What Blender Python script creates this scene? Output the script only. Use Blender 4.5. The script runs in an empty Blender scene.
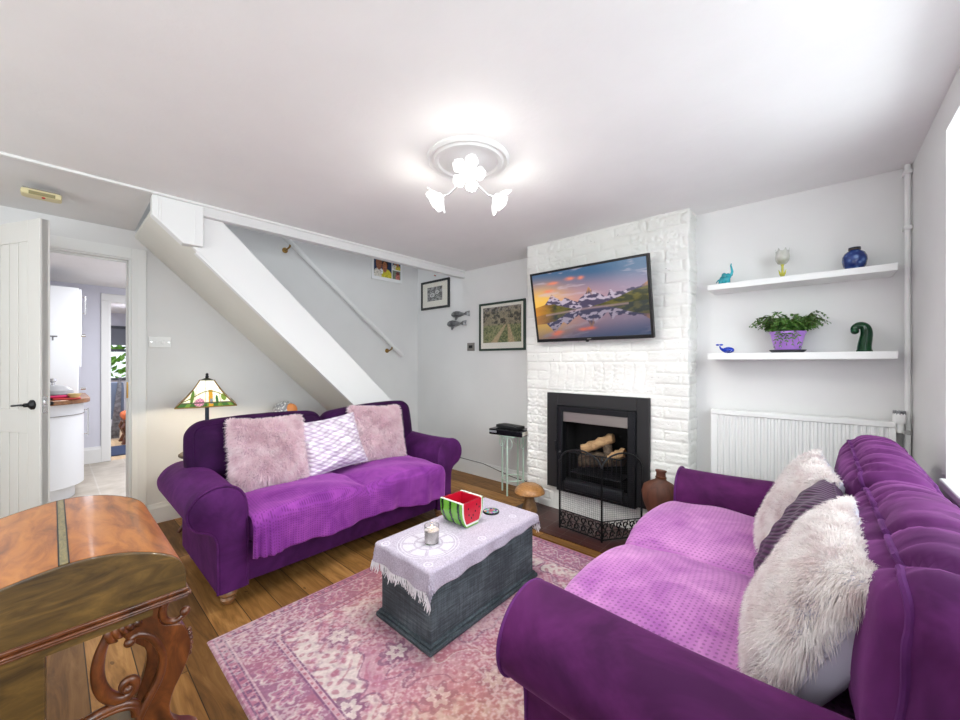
import bpy, bmesh, math, random
import numpy as np
from mathutils import Vector, Matrix, Euler
random.seed(7)
PI = math.pi
scene = bpy.context.scene
COL = scene.collection
BASE = {}

# ------------------------------------------------------------------ mesh builder
class G:
    def __init__(s): s.v = []; s.f = []
    def add(s, vs, fs):
        n = len(s.v); s.v += [tuple(p) for p in vs]; s.f += [tuple(i+n for i in f) for f in fs]; return s
    def bx(s, x0, y0, z0, x1, y1, z1):
        v = [(x0,y0,z0),(x1,y0,z0),(x1,y1,z0),(x0,y1,z0),(x0,y0,z1),(x1,y0,z1),(x1,y1,z1),(x0,y1,z1)]
        return s.add(v, [(0,3,2,1),(4,5,6,7),(0,1,5,4),(1,2,6,5),(2,3,7,6),(3,0,4,7)])
    def tube(s, pts, r, n=10, closed=False, flat=1.0):
        pts = [Vector(p) for p in pts]; m = len(pts)
        rs = r if isinstance(r, (list, tuple)) else [r]*m
        vs = []; up = None
        for i, p in enumerate(pts):
            a = pts[(i-1) % m] if (closed or i > 0) else p
            b = pts[(i+1) % m] if (closed or i < m-1) else p
            t = (b-a)
            if t.length < 1e-9: t = Vector((0,0,1))
            t.normalize()
            if up is None:
                up = Vector((0,0,1)) if abs(t.z) < .9 else Vector((1,0,0))
            u = (up - t*up.dot(t))
            if u.length < 1e-6: u = t.orthogonal()
            u.normalize(); w = t.cross(u); up = u
            for k in range(n):
                an = 2*PI*k/n
                vs.append(p + (u*math.cos(an)*flat + w*math.sin(an))*rs[i])
        fs = []
        for i in range(m if closed else m-1):
            j = (i+1) % m
            for k in range(n):
                l = (k+1) % n
                fs.append((i*n+k, j*n+k, j*n+l, i*n+l))
        if not closed:
            fs.append(tuple(range(n))); fs.append(tuple((m-1)*n+k for k in reversed(range(n))))
        return s.add(vs, fs)
    def lathe(s, prof, c=(0,0,0), n=32, sx=1, sy=1, wob=None):
        vs = []
        for j, (r, z) in enumerate(prof):
            for k in range(n):
                a = 2*PI*k/n; q = r*(wob(a, j) if wob else 1)
                vs.append((c[0]+q*math.cos(a)*sx, c[1]+q*math.sin(a)*sy, c[2]+z))
        fs = [(j*n+k, j*n+(k+1)%n, (j+1)*n+(k+1)%n, (j+1)*n+k) for j in range(len(prof)-1) for k in range(n)]
        if prof[0][0] > 1e-5: fs.append(tuple(reversed(range(n))))
        if prof[-1][0] > 1e-5: fs.append(tuple((len(prof)-1)*n+k for k in range(n)))
        return s.add(vs, fs)
    def prism(s, poly, ax, a, b):
        def q(p, t):
            return (t, p[0], p[1]) if ax == 'x' else ((p[0], t, p[1]) if ax == 'y' else (p[0], p[1], t))
        n = len(poly)
        vs = [q(p, a) for p in poly] + [q(p, b) for p in poly]
        fs = [tuple(range(n)), tuple(range(2*n-1, n-1, -1))] + [(i, i+n, (i+1)%n+n, (i+1)%n) for i in range(n)]
        return s.add(vs, fs)
    def grid(s, fn, nu, nv, wrapu=False):
        n0 = len(s.v)
        for i in range(nu+1):
            for j in range(nv+1):
                s.v.append(tuple(fn(i/nu, j/nv)))
        for i in range(nu):
            for j in range(nv):
                a = n0+i*(nv+1)+j
                s.f.append((a, a+nv+1, a+nv+2, a+1))
        return s
    def sphere(s, c, r, n=16, sc=(1,1,1)):
        prof = [(math.sin(PI*j/n)*r if 0 < j < n else 0, -math.cos(PI*j/n)*r) for j in range(n+1)]
        g = G().lathe(prof, (0,0,0), n*2)
        return s.add([(c[0]+x*sc[0], c[1]+y*sc[1], c[2]+z*sc[2]) for x, y, z in g.v], g.f)
    def xf(s, M):
        s.v = [tuple(M @ Vector(p)) for p in s.v]; return s

def rbmap(p, h, r, puff, disp, sq=0):
    if sq:
        # soften the outline seen from the front
        ay, az = abs(p[1]), abs(p[2]); mx = max(ay, az)
        if mx > 1e-6:
            k = mx/((ay**sq+az**sq)**(1/sq)); p = (p[0], p[1]*k, p[2]*k)
    q = Vector((p[0]*h[0], p[1]*h[1], p[2]*h[2]))
    inn = Vector([max(-(h[i]-r), min(h[i]-r, q[i])) for i in range(3)])
    d = q-inn
    if d.length > 1e-9: d.normalize()
    o = inn + d*r
    for a in range(3):
        b, c = [(1,2),(0,2),(0,1)][a]
        o[a] += puff[a]*p[a]*max(0, 1-p[b]**2)*max(0, 1-p[c]**2)
    if disp: o = o + disp(p, o, d)
    return o
def rbox(g, c, h, r, n=8, puff=(0,0,0), disp=None, M=None, sq=0):
    if isinstance(n, int): n = (n, n, n)
    key = {}; vs = []; fs = []
    def vid(p):
        k = tuple(round(t, 4) for t in p)
        if k not in key:
            o = rbmap(p, h, r, puff, disp, sq)
            if M: o = M @ o
            key[k] = len(vs); vs.append(tuple(o+Vector(c)))
        return key[k]
    def tt(i, n, a):
        # concentrate samples near rounded edges
        t = -1+2*i/n
        return math.copysign(abs(t)**.8, t) if n > 3 else t
    for a in range(3):
        b, cc = (a+1) % 3, (a+2) % 3
        nb, nc = n[b], n[cc]
        for sg in (-1, 1):
            for i in range(nb):
                for j in range(nc):
                    ids = []
                    for di, dj in ((0,0),(1,0),(1,1),(0,1)):
                        p = [0,0,0]; p[a] = sg; p[b] = tt(i+di, nb, b); p[cc] = tt(j+dj, nc, cc)
                        ids.append(vid(p))
                    if sg < 0: ids.reverse()
                    if len(set(ids)) >= 3: fs.append(tuple(ids))
    g.add(vs, fs); return g

def link(o): COL.objects.link(o); return o
def tag(o, label=None, cat=None, group=None, kind=None):
    if label: o['label'] = label
    if cat: o['category'] = cat
    if group: o['group'] = group
    if kind: o['kind'] = kind
    return o
def thing(name, label, cat, loc=(0,0,0), rz=0, group=None, world=False):
    o = link(bpy.data.objects.new(name, None)); o.location = loc; o.rotation_euler = (0,0,rz)
    o.empty_display_size = .05
    BASE[o.name] = tuple(loc) if world else (0,0,0)
    return tag(o, label, cat, group)
def obj(name, g, mat, parent=None, loc=None, smooth=35, bevel=0, seg=2, sub=0, label=None, cols=None, world=True, solid=0):
    base = BASE[parent.name] if parent is not None else (loc or (0,0,0))
    me = bpy.data.meshes.new(name)
    V = [(p[0]-base[0], p[1]-base[1], p[2]-base[2]) for p in g.v]
    me.from_pydata(V, [], g.f); me.update()
    bm = bmesh.new(); bm.from_mesh(me); bmesh.ops.recalc_face_normals(bm, faces=bm.faces)
    if smooth:
        for f in bm.faces: f.smooth = True
    bm.to_mesh(me); bm.free()
    if smooth and smooth < 180: me.set_sharp_from_angle(angle=math.radians(smooth))
    if cols is not None:
        at = me.color_attributes.new('Col', 'FLOAT_COLOR', 'POINT')
        a = np.ones((len(V), 4), dtype=np.float32); a[:, :3] = cols
        at.data.foreach_set('color', a.ravel())
    if mat: me.materials.append(mat)
    o = link(bpy.data.objects.new(name, me))
    if parent is not None: o.parent = parent
    elif loc: o.location = loc
    BASE[o.name] = tuple(base)
    if bevel:
        m = o.modifiers.new('bevel', 'BEVEL'); m.width = bevel; m.segments = seg; m.limit_method = 'ANGLE'; m.angle_limit = math.radians(40)
        m.harden_normals = False
    if sub: m = o.modifiers.new('sub', 'SUBSURF'); m.levels = sub; m.render_levels = sub
    if solid: m = o.modifiers.new('solid', 'SOLIDIFY'); m.thickness = solid; m.offset = 0
    if label: o['label'] = label
    return o
def struct(name, g, mat, label, parent=None, **k):
    o = obj(name, g, mat, parent, **k)
    if parent is None: tag(o, label, None, kind='structure')
    return o
def bxo(name, mat, b, parent=None, **k): return obj(name, G().bx(*b), mat, parent, **k)
def copy_tree(o, parent=None):
    c = o.copy(); COL.objects.link(c); c.parent = parent; BASE[c.name] = BASE.get(o.name, (0,0,0))
    for ch in list(o.children): copy_tree(ch, c)
    return c

# ------------------------------------------------------------------ noise helpers (numpy)
def lin(c):
    c = np.asarray(c, dtype=float)
    return np.where(c <= .04045, c/12.92, ((c+.055)/1.055)**2.4)
def rgb(r, g, b): return lin(np.array([r, g, b])/255.)
_rng = np.random.default_rng(3)
_T = _rng.random((256, 256))
def vnoise(x, y, sd=0):
    x = np.asarray(x, float)+sd*17.3; y = np.asarray(y, float)+sd*9.7
    xi = np.floor(x).astype(int); yi = np.floor(y).astype(int); fx = x-xi; fy = y-yi
    fx = fx*fx*(3-2*fx); fy = fy*fy*(3-2*fy)
    t = lambda a, b: _T[a % 256, b % 256]
    return (t(xi,yi)*(1-fx)+t(xi+1,yi)*fx)*(1-fy)+(t(xi,yi+1)*(1-fx)+t(xi+1,yi+1)*fx)*fy
def fbm(x, y, o=4, sd=0):
    s = 0; a = .5; t = 0
    for i in range(o):
        s = s+a*vnoise(x*2**i, y*2**i, sd+i); t += a; a *= .5
    return s/t
def sstep(a, b, x):
    t = np.clip((x-a)/(b-a), 0, 1); return t*t*(3-2*t)
def mixc(a, b, t):
    t = np.asarray(t, dtype=float)*np.ones(a.shape[:-1])
    return a*(1-t[..., None])+b*t[..., None]

# ------------------------------------------------------------------ materials
def srgb(c): return tuple(float(v) for v in lin(np.array(c)/255.))+(1.,)
class NM:
    def __init__(s, name):
        s.m = bpy.data.materials.new(name); s.m.use_nodes = True
        s.n = s.m.node_tree.nodes; s.l = s.m.node_tree.links
        s.b = s.n['Principled BSDF']; s.out = s.n['Material Output']
        s.co = None
    def new(s, t, **k):
        n = s.n.new(t)
        for a, b in k.items():
            if a in n.inputs: n.inputs[a].default_value = b
            else: setattr(n, a, b)
        return n
    def coord(s, which='Object', scale=(1,1,1), rot=(0,0,0), loc=(0,0,0)):
        tc = s.new('ShaderNodeTexCoord'); mp = s.new('ShaderNodeMapping')
        s.l.new(tc.outputs[which], mp.inputs['Vector'])
        mp.inputs['Scale'].default_value = scale; mp.inputs['Rotation'].default_value = rot; mp.inputs['Location'].default_value = loc
        return mp.outputs[0]
    def noise(s, vec, sc, det=4, rough=.55, dist=0):
        n = s.new('ShaderNodeTexNoise'); n.inputs['Scale'].default_value = sc; n.inputs['Detail'].default_value = det
        n.inputs['Roughness'].default_value = rough; n.inputs['Distortion'].default_value = dist
        if vec: s.l.new(vec, n.inputs['Vector'])
        return n.outputs['Fac']
    def ramp(s, fac, stops):
        r = s.new('ShaderNodeValToRGB'); e = r.color_ramp.elements
        while len(e) < len(stops): e.new(.5)
        for i, (p, c) in enumerate(stops): e[i].position = p; e[i].color = srgb(c) if len(c) == 3 else c
        s.l.new(fac, r.inputs[0]); return r.outputs[0]
    def mix(s, fac, a, b, mode='MIX'):
        m = s.new('ShaderNodeMix'); m.data_type = 'RGBA'; m.blend_type = mode
        for v, i in ((fac, 0), (a, 6), (b, 7)):
            if hasattr(v, 'links') or hasattr(v, 'is_linked'): s.l.new(v, m.inputs[i])
            else: m.inputs[i].default_value = v if i == 0 else srgb(v)
        return m.outputs[2]
    def math(s, op, a, b=0.):
        m = s.new('ShaderNodeMath'); m.operation = op
        for v, i in ((a, 0), (b, 1)):
            if hasattr(v, 'is_linked'): s.l.new(v, m.inputs[i])
            else: m.inputs[i].default_value = v
        return m.outputs[0]
    def bump(s, h, st=.3, d=.01):
        b = s.new('ShaderNodeBump'); b.inputs['Strength'].default_value = st; b.inputs['Distance'].default_value = d
        s.l.new(h, b.inputs['Height'])
        if s.b.inputs['Normal'].is_linked:
            s.l.new(s.b.inputs['Normal'].links[0].from_socket, b.inputs['Normal'])
        s.l.new(b.outputs[0], s.b.inputs['Normal']); return s
    def set(s, **k):
        for a, v in k.items():
            a = a.replace('_', ' ')
            if hasattr(v, 'is_linked'): s.l.new(v, s.b.inputs[a])
            else: s.b.inputs[a].default_value = v
        return s
def plain(name, c, rough=.5, metal=0, nsc=0, var=.08, bump=0, bsc=60, bd=.002, **k):
    m = NM(name); m.set(Roughness=rough, Metallic=metal)
    v = m.coord()
    if nsc:
        a = tuple(max(0, t*(1-var)) for t in c); b = tuple(min(255, t*(1+var)) for t in c)
        m.set(Base_Color=m.ramp(m.noise(v, nsc, 5), [(.3, a), (.7, b)]))
    else: m.set(Base_Color=srgb(c))
    if bump: m.bump(m.noise(v, bsc, 4), bump, bd)
    m.set(**k)
    return m.m
def glass(name, c, rough=.05, tr=.75, **k):
    m = NM(name); m.set(Base_Color=srgb(c), Roughness=rough, Transmission_Weight=tr, IOR=1.45, **k)
    m.set(Base_Color=m.ramp(m.noise(m.coord(), 14, 2), [(.3, tuple(t*.75 for t in c)), (.7, tuple(min(255, t*1.15) for t in c))]))
    return m.m
def colmat(name, rough=.6, emit=0, spec=.3, bumpsc=0, bst=.3):
    m = NM(name); a = m.new('ShaderNodeVertexColor'); a.layer_name = 'Col'
    m.set(Base_Color=a.outputs[0], Roughness=rough, Specular_IOR_Level=spec)
    if emit: m.set(Emission_Color=a.outputs[0], Emission_Strength=emit)
    if bumpsc: m.bump(m.noise(m.coord(), bumpsc, 3), bst, .002)
    return m
def velvet(name, c, c2, sheen=.6, tint=(190,90,190), bsc=7, rough=.75):
    m = NM(name); v = m.coord()
    f = m.noise(v, 5, 4, .6, .6)
    m.set(Base_Color=m.ramp(f, [(.35, c), (.68, c2)]), Roughness=rough, Specular_IOR_Level=.15,
          Sheen_Weight=sheen, Sheen_Roughness=.35, Sheen_Tint=srgb(tint))
    m.bump(m.noise(v, bsc, 4, .5, .4), .25, .02); m.bump(m.noise(v, 700, 2), .12, .001)
    return m.m
def honeycomb(name, c, c2, tint, sc=62, rot=0):
    # fleece with rows of small dimples
    m = NM(name); v = m.coord(rot=(0,0,rot))
    sep = m.new('ShaderNodeSeparateXYZ'); m.l.new(v, sep.inputs[0])
    u = m.math('MULTIPLY', sep.outputs[0], PI*sc); w = m.math('MULTIPLY', sep.outputs[1], PI*sc)
    zz = m.math('MULTIPLY', sep.outputs[2], PI*sc); u = m.math('ADD', u, zz)
    a = m.math('SINE', m.math('ADD', u, w)); b = m.math('SINE', m.math('SUBTRACT', u, w))
    h = m.math('MULTIPLY', a, b)
    h = m.math('ADD', m.math('MULTIPLY', h, .5), .5)
    big = m.noise(v, 6, 5, .6, .8)
    base = m.ramp(big, [(.32, c), (.68, c2)])
    dark = m.mix(m.math('MULTIPLY', m.math('GREATER_THAN', h, .74), .42), base, tuple(t*.55 for t in c))
    m.set(Base_Color=dark, Roughness=.8, Specular_IOR_Level=.1, Sheen_Weight=.6, Sheen_Roughness=.4, Sheen_Tint=srgb(tint))
    m.bump(h, -.6, .004); m.bump(big, .3, .03)
    return m.m
def wood(name, stops, sc=(1,8,8), nsc=3, rough=.4, dist=1.5, coat=0, bump=.1):
    m = NM(name); v = m.coord(scale=sc)
    f = m.noise(v, nsc, 8, .6, dist)
    m.set(Base_Color=m.ramp(f, stops), Roughness=rough, Coat_Weight=coat, Coat_Roughness=.12)
    m.bump(f, bump, .004)
    return m.m

M = {}
def wallmat(name, c, st=.12):
    m = NM(name); v = m.coord()
    a = tuple(t*.985 for t in c)
    m.set(Base_Color=m.ramp(m.noise(v, 2.2, 4), [(.35, a), (.65, c)]), Roughness=.9, Specular_IOR_Level=.2)
    m.bump(m.noise(v, 5, 6, .6), st, .012)
    return m.m
M['wall'] = wallmat('wall_paint', (234,233,232))
M['ceil'] = wallmat('ceiling_paint', (245,244,243), .35)
M['white'] = plain('white_gloss_paint', (240,240,238), .4)
M['trimw'] = plain('white_trim_paint', (238,238,236), .45, bump=.1, bsc=8, bd=.004)
M['stairw'] = plain('stair_paint', (243,243,242), .42, bump=.08, bsc=10, bd=.004)
M['brickw'] = plain('painted_brick', (243,242,238), .62, nsc=14, var=.02, bump=.55, bsc=38, bd=.006)
M['black'] = plain('black_metal', (24,24,27), .42, .3)
M['blackm'] = plain('matt_black_board', (30,29,31), .6, bump=.1, bsc=30)
M['iron'] = plain('cast_iron', (38,39,43), .45, .7, bump=.3, bsc=80)
M['steel'] = plain('brushed_steel', (150,144,140), .45, .8)
M['chrome'] = plain('chrome', (215,215,215), .2, 1)
M['brass'] = plain('aged_brass', (160,125,70), .3, 1)
M['velvet'] = velvet('purple_velvet', (60,20,68), (88,34,98), .28, (176,90,182))
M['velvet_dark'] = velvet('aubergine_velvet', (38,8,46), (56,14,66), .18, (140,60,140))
M['velvet_plum'] = velvet('plum_velvet', (88,22,96), (132,44,142), .6, (215,110,215))
M['velvet_plum'] = velvet('plum_velvet', (58,16,58), (88,30,86), .26, (190,100,186))
M['piping'] = velvet('piping_velvet', (64,22,72), (94,40,102), .3, (200,120,205))
M['throw'] = honeycomb('purple_fleece', (116,44,132), (154,72,164), (220,140,222), 76)
M['throw_pink'] = honeycomb('lilac_fleece', (150,84,152), (194,132,186), (238,190,232), 64)
M['walnut'] = wood('walnut_veneer', [(.3,(52,36,16)),(.5,(84,62,28)),(.7,(112,84,40))], (2,1.6,6), 4, .38, 1.4, .2, .04)
M['burl'] = wood('burr_walnut', [(.25,(92,46,10)),(.42,(150,82,24)),(.58,(180,108,38)),(.8,(200,132,58))], (3,9,9), 2.6, .36, .6, .22, .02)
M['inlay'] = wood('inlay', [(.3,(92,84,50)),(.7,(150,134,86))], (8,30,8), 4, .35, 1, .3, .03)
M['carved'] = wood('carved_walnut', [(.3,(52,24,10)),(.5,(88,44,18)),(.7,(120,66,30))], (4,4,2), 4, .33, 1.5, .3, .05)
M['turned'] = wood('turned_wood', [(.3,(116,76,44)),(.7,(172,124,82))], (6,6,14), 3, .3, 1, .3, .05)
_c = NM('grey_washed_wood'); _a = _c.noise(_c.coord(scale=(3,3,60)), 3, 6, .7); _b = _c.noise(_c.coord(scale=(40,40,4)), 2.5, 5, .7); _d = _c.noise(_c.coord(), 5, 4)
_f = _c.math('ADD', _c.math('MULTIPLY', _a, .45), _c.math('ADD', _c.math('MULTIPLY', _b, .25), _c.math('MULTIPLY', _d, .30)))
_c.set(Base_Color=_c.ramp(_f, [(.36,(38,44,48)),(.5,(70,80,86)),(.60,(104,116,122)),(.72,(150,160,164))]), Roughness=.75); _c.bump(_f, .4, .004)
M['chest'] = _c.m
M['green_metal'] = plain('sage_metal', (204,226,212), .45, .1)
M['terracotta'] = wood('mahogany', [(.3,(66,36,24)),(.7,(104,60,42))], (6,6,2), 3, .6, 1, 0, .1)
M['mush_cap'] = wood('turned_cap_wood', [(.3,(160,104,54)),(.7,(206,152,92))], (8,8,20), 3, .35, 1.4, .3, .1)
M['mush_stem'] = wood('turned_stem_wood', [(.3,(110,76,44)),(.7,(158,118,76))], (8,8,4), 3, .4, 1.4, .2, .1)
M['logw'] = wood('log_wood', [(.3,(150,110,74)),(.7,(206,170,126))], (3,12,12), 3, .8, 1, 0, .3)
M['logb'] = wood('log_bark', [(.3,(54,42,34)),(.7,(110,92,74))], (5,14,14), 3, .9, 1, 0, .6)
M['soot'] = plain('soot_black', (16,15,16), .9, bump=.4, bsc=20, bd=.01)
M['yellowplastic'] = plain('aged_plastic', (226,214,168), .5)
M['redplastic'] = plain('red_plastic', (190,60,50), .4)
M['paper'] = plain('mount_paper', (238,234,222), .8)
M['framek'] = plain('black_frame', (38,40,42), .4)
M['frameg'] = plain('green_frame', (38,58,48), .4)
M['pewter'] = plain('pewter', (120,120,122), .35, .8, nsc=20, var=.3)
M['pot'] = plain('lilac_plastic', (184,130,222), .4)
M['saucer'] = plain('grey_plastic', (62,62,70), .5)
M['soil'] = plain('soil', (50,38,30), .95, bump=.6, bsc=90, bd=.01)
M['leaf'] = NM('fern_leaf').set(Roughness=.5).m
_l = NM('fern_leaflet'); _l.set(Base_Color=_l.ramp(_l.noise(_l.coord(), 25, 2), [(.3,(44,84,34)),(.7,(98,142,60))]), Roughness=.5, Subsurface_Weight=0.0)
M['leaf'] = _l.m
M['teal'] = glass('teal_glass', (60,190,206), .04, .35)
M['yglass'] = glass('yellow_glass', (236,226,90), .04, .4)
M['cglass'] = glass('pale_glass', (252,252,220), .1, .3)
M['bglass'] = glass('cobalt_glass', (24,60,150), .12, .35)
M['dglass'] = glass('blue_glass', (20,66,210), .04, .3)
M['gglass'] = glass('green_glass', (8,66,34), .04, .25)
M['clear'] = glass('clear_glass', (250,250,250), .02, .95)
M['wax'] = plain('white_wax', (244,238,240), .5, Emission_Color=srgb((255,220,200)), Emission_Strength=.08)
M['flame'] = NM('flame').set(Base_Color=srgb((255,200,120)), Emission_Color=srgb((255,190,110)), Emission_Strength=12.).m
M['petal'] = plain('frosted_petal', (250,250,250), .35, Emission_Color=(1,.985,.96,1), Emission_Strength=.28)
M['bulbcore'] = plain('lit_bulb', (255,255,255), .4, Emission_Color=(1,.97,.92,1), Emission_Strength=6.)
M['rubber'] = plain('black_rubber', (20,20,20), .7)
M['winframe'] = plain('upvc_frame', (245,246,248), .35)
# ------------------------------------------------------------------ setting materials
def floor_mat():
    m = NM('oak_planks'); v = m.coord(loc=(.33,.046,0))
    b = m.new('ShaderNodeTexBrick'); m.l.new(v, b.inputs['Vector'])
    b.offset = .37; b.offset_frequency = 2
    for k, x in (('Color1', (0,0,0,1)), ('Color2', (1,1,1,1)), ('Mortar', (.5,.5,.5,1)), ('Scale', 1.), ('Mortar Size', .0022), ('Mortar Smooth', .3), ('Bias', 0.), ('Brick Width', 1.15), ('Row Height', .137)):
        b.inputs[k].default_value = x
    sep = m.new('ShaderNodeSeparateColor'); m.l.new(b.outputs['Color'], sep.inputs[0])
    shift = m.math('MULTIPLY', sep.outputs[0], 7.3)
    cmb = m.new('ShaderNodeCombineXYZ'); m.l.new(shift, cmb.inputs[1]); m.l.new(shift, cmb.inputs[2])
    va = m.new('ShaderNodeVectorMath', operation='ADD'); m.l.new(m.coord(scale=(1.1,9,1)), va.inputs[0]); m.l.new(cmb.outputs[0], va.inputs[1])
    g = m.noise(va.outputs[0], 2.6, 8, .62, 1.2)
    base = m.ramp(g, [(.28,(118,80,40)), (.5,(166,118,64)), (.72,(200,150,92))])
    tone = m.ramp(sep.outputs[0], [(0,(168,164,158)), (.5,(214,210,204)), (1,(255,255,255))])
    c = m.mix(1., base, tone, 'MULTIPLY')
    kn = m.noise(m.coord(scale=(3,7,1)), 2.1, 2)
    c = m.mix(m.math('MULTIPLY', m.math('GREATER_THAN', kn, .74), .6), c, (50,32,20))
    c = m.mix(b.outputs['Fac'], c, (54,36,20))
    m.set(Base_Color=c, Roughness=.5, Specular_IOR_Level=.28)
    m.bump(g, .12, .003); m.bump(b.outputs['Fac'], -.5, .002)
    return m.m
def tile_mat():
    m = NM('stone_tiles'); b = m.new('ShaderNodeTexBrick'); m.l.new(m.coord(rot=(0,0,.0)), b.inputs['Vector'])
    for k, x in (('Color1', srgb((196,186,170))), ('Color2', srgb((170,158,142))), ('Mortar', srgb((206,200,190))), ('Scale', 1.), ('Mortar Size', .006), ('Brick Width', .45), ('Row Height', .3)):
        b.inputs[k].default_value = x
    n = m.noise(m.coord(), 6, 6)
    m.set(Base_Color=m.mix(.5, b.outputs['Color'], m.ramp(n, [(.3,(160,148,132)),(.7,(214,206,194))]), 'MIX'), Roughness=.4)
    return m.m
M['floor'] = floor_mat(); M['tiles'] = tile_mat()
M['palefloor'] = wood('pale_boards', [(.3,(178,148,112)),(.7,(220,192,154))], (1,8,1), 2.4, .45, 1)
M['lav'] = wallmat('lavender_paint', (222,222,232))
def hearth_mat():
    m = NM('quarry_tiles'); b = m.new('ShaderNodeTexBrick'); m.l.new(m.coord(), b.inputs['Vector']); b.offset = 0
    for k, x in (('Color1', srgb((58,26,24))), ('Color2', srgb((76,36,32))), ('Mortar', srgb((92,74,70))), ('Scale', 1.), ('Mortar Size', .003), ('Brick Width', .152), ('Row Height', .152)):
        b.inputs[k].default_value = x
    n = m.noise(m.coord(), 60, 6, .7)
    m.set(Base_Color=m.mix(m.math('MULTIPLY', m.math('GREATER_THAN', n, .58), .8), b.outputs['Color'], (24,18,20)), Roughness=.32)
    m.bump(b.outputs['Fac'], -.4, .003)
    return m.m
M['hearth'] = hearth_mat()

XL, XR, YF, YR = -3.845, .368, 3.12, -1.7
ZC, ZH, ZT = 2.28, 2.23, 4.3
# floor
struct('floor', G().bx(XL-.12, YR-.1, -.06, XR+.35, YF+.1, 0), M['floor'], 'brown oak plank floor of the living room')
# wall_left with doorway (y -.37 .. .39, z 0..2.03)
g = G(); T = .12
g.bx(XL-T, YR-.1, 0, XL, -.37, ZH+.1); g.bx(XL-T, -.37, 2.03, XL, .39, ZH+.1); g.bx(XL-T, .39, 0, XL, YF+.1, ZT)
struct('wall_left', g, M['wall'], 'pale grey wall behind the stairs and the lamp')
g = G(); g.bx(XL-T, YF, 0, -1.90, YF+.1, ZT)
struct('wall_far', g, M['wall'], 'pale grey wall with the two framed pictures')
g = G(); g.bx(-.70, 3.01, 0, XR+.1, 3.11, ZC+.05)
struct('wall_alcove', g, M['wall'], 'pale alcove wall behind the floating shelves')
# right wall with two window openings
g = G(); W0, W1, WZ0, WZ1 = .55, 2.28, .80, 2.14
V0, V1 = -1.35, .05
TR = .30
g.bx(XR, YR-.1, 0, XR+TR, 3.2, WZ0); g.bx(XR, YR-.1, WZ1, XR+TR, 3.2, ZC+.05)
g.bx(XR, W1, WZ0, XR+TR, 3.2, WZ1); g.bx(XR, V1, WZ0, XR+TR, W0, WZ1); g.bx(XR, YR-.1, WZ0, XR+TR, V0, WZ1)
struct('wall_right', g, M['wall'], 'white window wall at the right edge')
g = G(); g.bx(XL-T, YR-.1, 0, -2.9, YR, ZC+.05); g.bx(-.5, YR-.1, 0, XR+TR, YR, ZC+.05); g.bx(-2.9, YR-.1, 0, -.5, YR, .82); g.bx(-2.9, YR-.1, 2.08, -.5, YR, ZC+.05)
struct('wall_rear', g, M['wall'], 'pale wall behind the viewpoint')
def window(name, y0, y1, label):
    fr = G(); x0, x1 = XR+.17, XR+.23
    for a in ((x0,y0,WZ0,x1,y0+.06,WZ1), (x0,y1-.06,WZ0,x1,y1,WZ1), (x0,y0+.06,WZ0,x1,y1-.06,WZ0+.06), (x0,y0+.06,WZ1-.06,x1,y1-.06,WZ1), (x0,(y0+y1)/2-.03,WZ0+.06,x1,(y0+y1)/2+.03,WZ1-.06)): fr.bx(*a)
    w = struct(name, fr, M['winframe'], label, bevel=.004)
    gm = NM('window_pane'); tr = gm.new('ShaderNodeBsdfTransparent'); gl = gm.new('ShaderNodeBsdfGlossy'); gl.inputs['Roughness'].default_value = .02
    mx = gm.new('ShaderNodeMixShader'); mx.inputs[0].default_value = .05
    gm.l.new(tr.outputs[0], mx.inputs[1]); gm.l.new(gl.outputs[0], mx.inputs[2]); gm.l.new(mx.outputs[0], gm.out.inputs[0])
    M['pane'] = gm.m
    obj('pane', G().bx(x0+.02, y0+.06, WZ0+.06, x0+.03, y1-.06, WZ1-.06), gm.m, w)
    obj('window_sill', G().bx(XR-.02, y0, WZ0-.03, x0, y1, WZ0+.002), M['white'], w, bevel=.006)
    return w
window('window_1', W0, W1, 'white framed window beside the right sofa')
_w3 = G()  # unseen rear window, added to give the room flat fill
for a in ((-2.9,YR-.07,.82,-2.84,YR-.02,2.08), (-.56,YR-.07,.82,-.5,YR-.02,2.08), (-2.84,YR-.07,.82,-.56,YR-.02,.88), (-2.84,YR-.07,2.02,-.56,YR-.02,2.08), (-1.73,YR-.07,.88,-1.67,YR-.02,2.02)): _w3.bx(*a)
_w3o = struct('added_rear_window', _w3, M['winframe'], 'wide unseen white framed window added behind the viewpoint for room fill', bevel=.004)
obj('window_sill', G().bx(-2.95,YR-.03,.79,-.45,YR+.10,.82), M['white'], _w3o, bevel=.005)
window('added_side_window', V0, V1, 'unseen white framed window added behind the viewpoint for light')  # unseen side window, added to bring light from behind the camera
obj('pane', G().bx(-2.84,YR-.05,.88,-.56,YR-.04,2.02), M['pane'], _w3o)
# ceilings
g = G(); g.bx(-3.0, YR-.1, ZC, XR+TR, 3.2, ZC+.12)
struct('ceiling', g, M['ceil'], 'white artex ceiling of the living room')
g = G(); g.prism([(XL-T,ZH),(-3.0,ZC-.004),(-3.0,ZC+.12),(XL-T,ZC+.12)], 'y', YR-.1, .41)
struct('ceiling_hall', g, M['wall'], 'lower pale ceiling beside the doorway')
# stairwell above the ceiling
g = G(); g.bx(-3.06, .31, ZC+.12, -3.0, YF, ZT); g.bx(XL, .31, ZH+.17, -3.06, .41, ZT)
struct('wall_stairwell', g, M['wall'], 'enclosure of the stairwell above ceiling level')
struct('ceiling_stairwell', G().bx(XL-T, .31, ZT, -3.0, YF+.1, ZT+.06), M['wall'], 'ceiling high over the stairwell')
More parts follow.
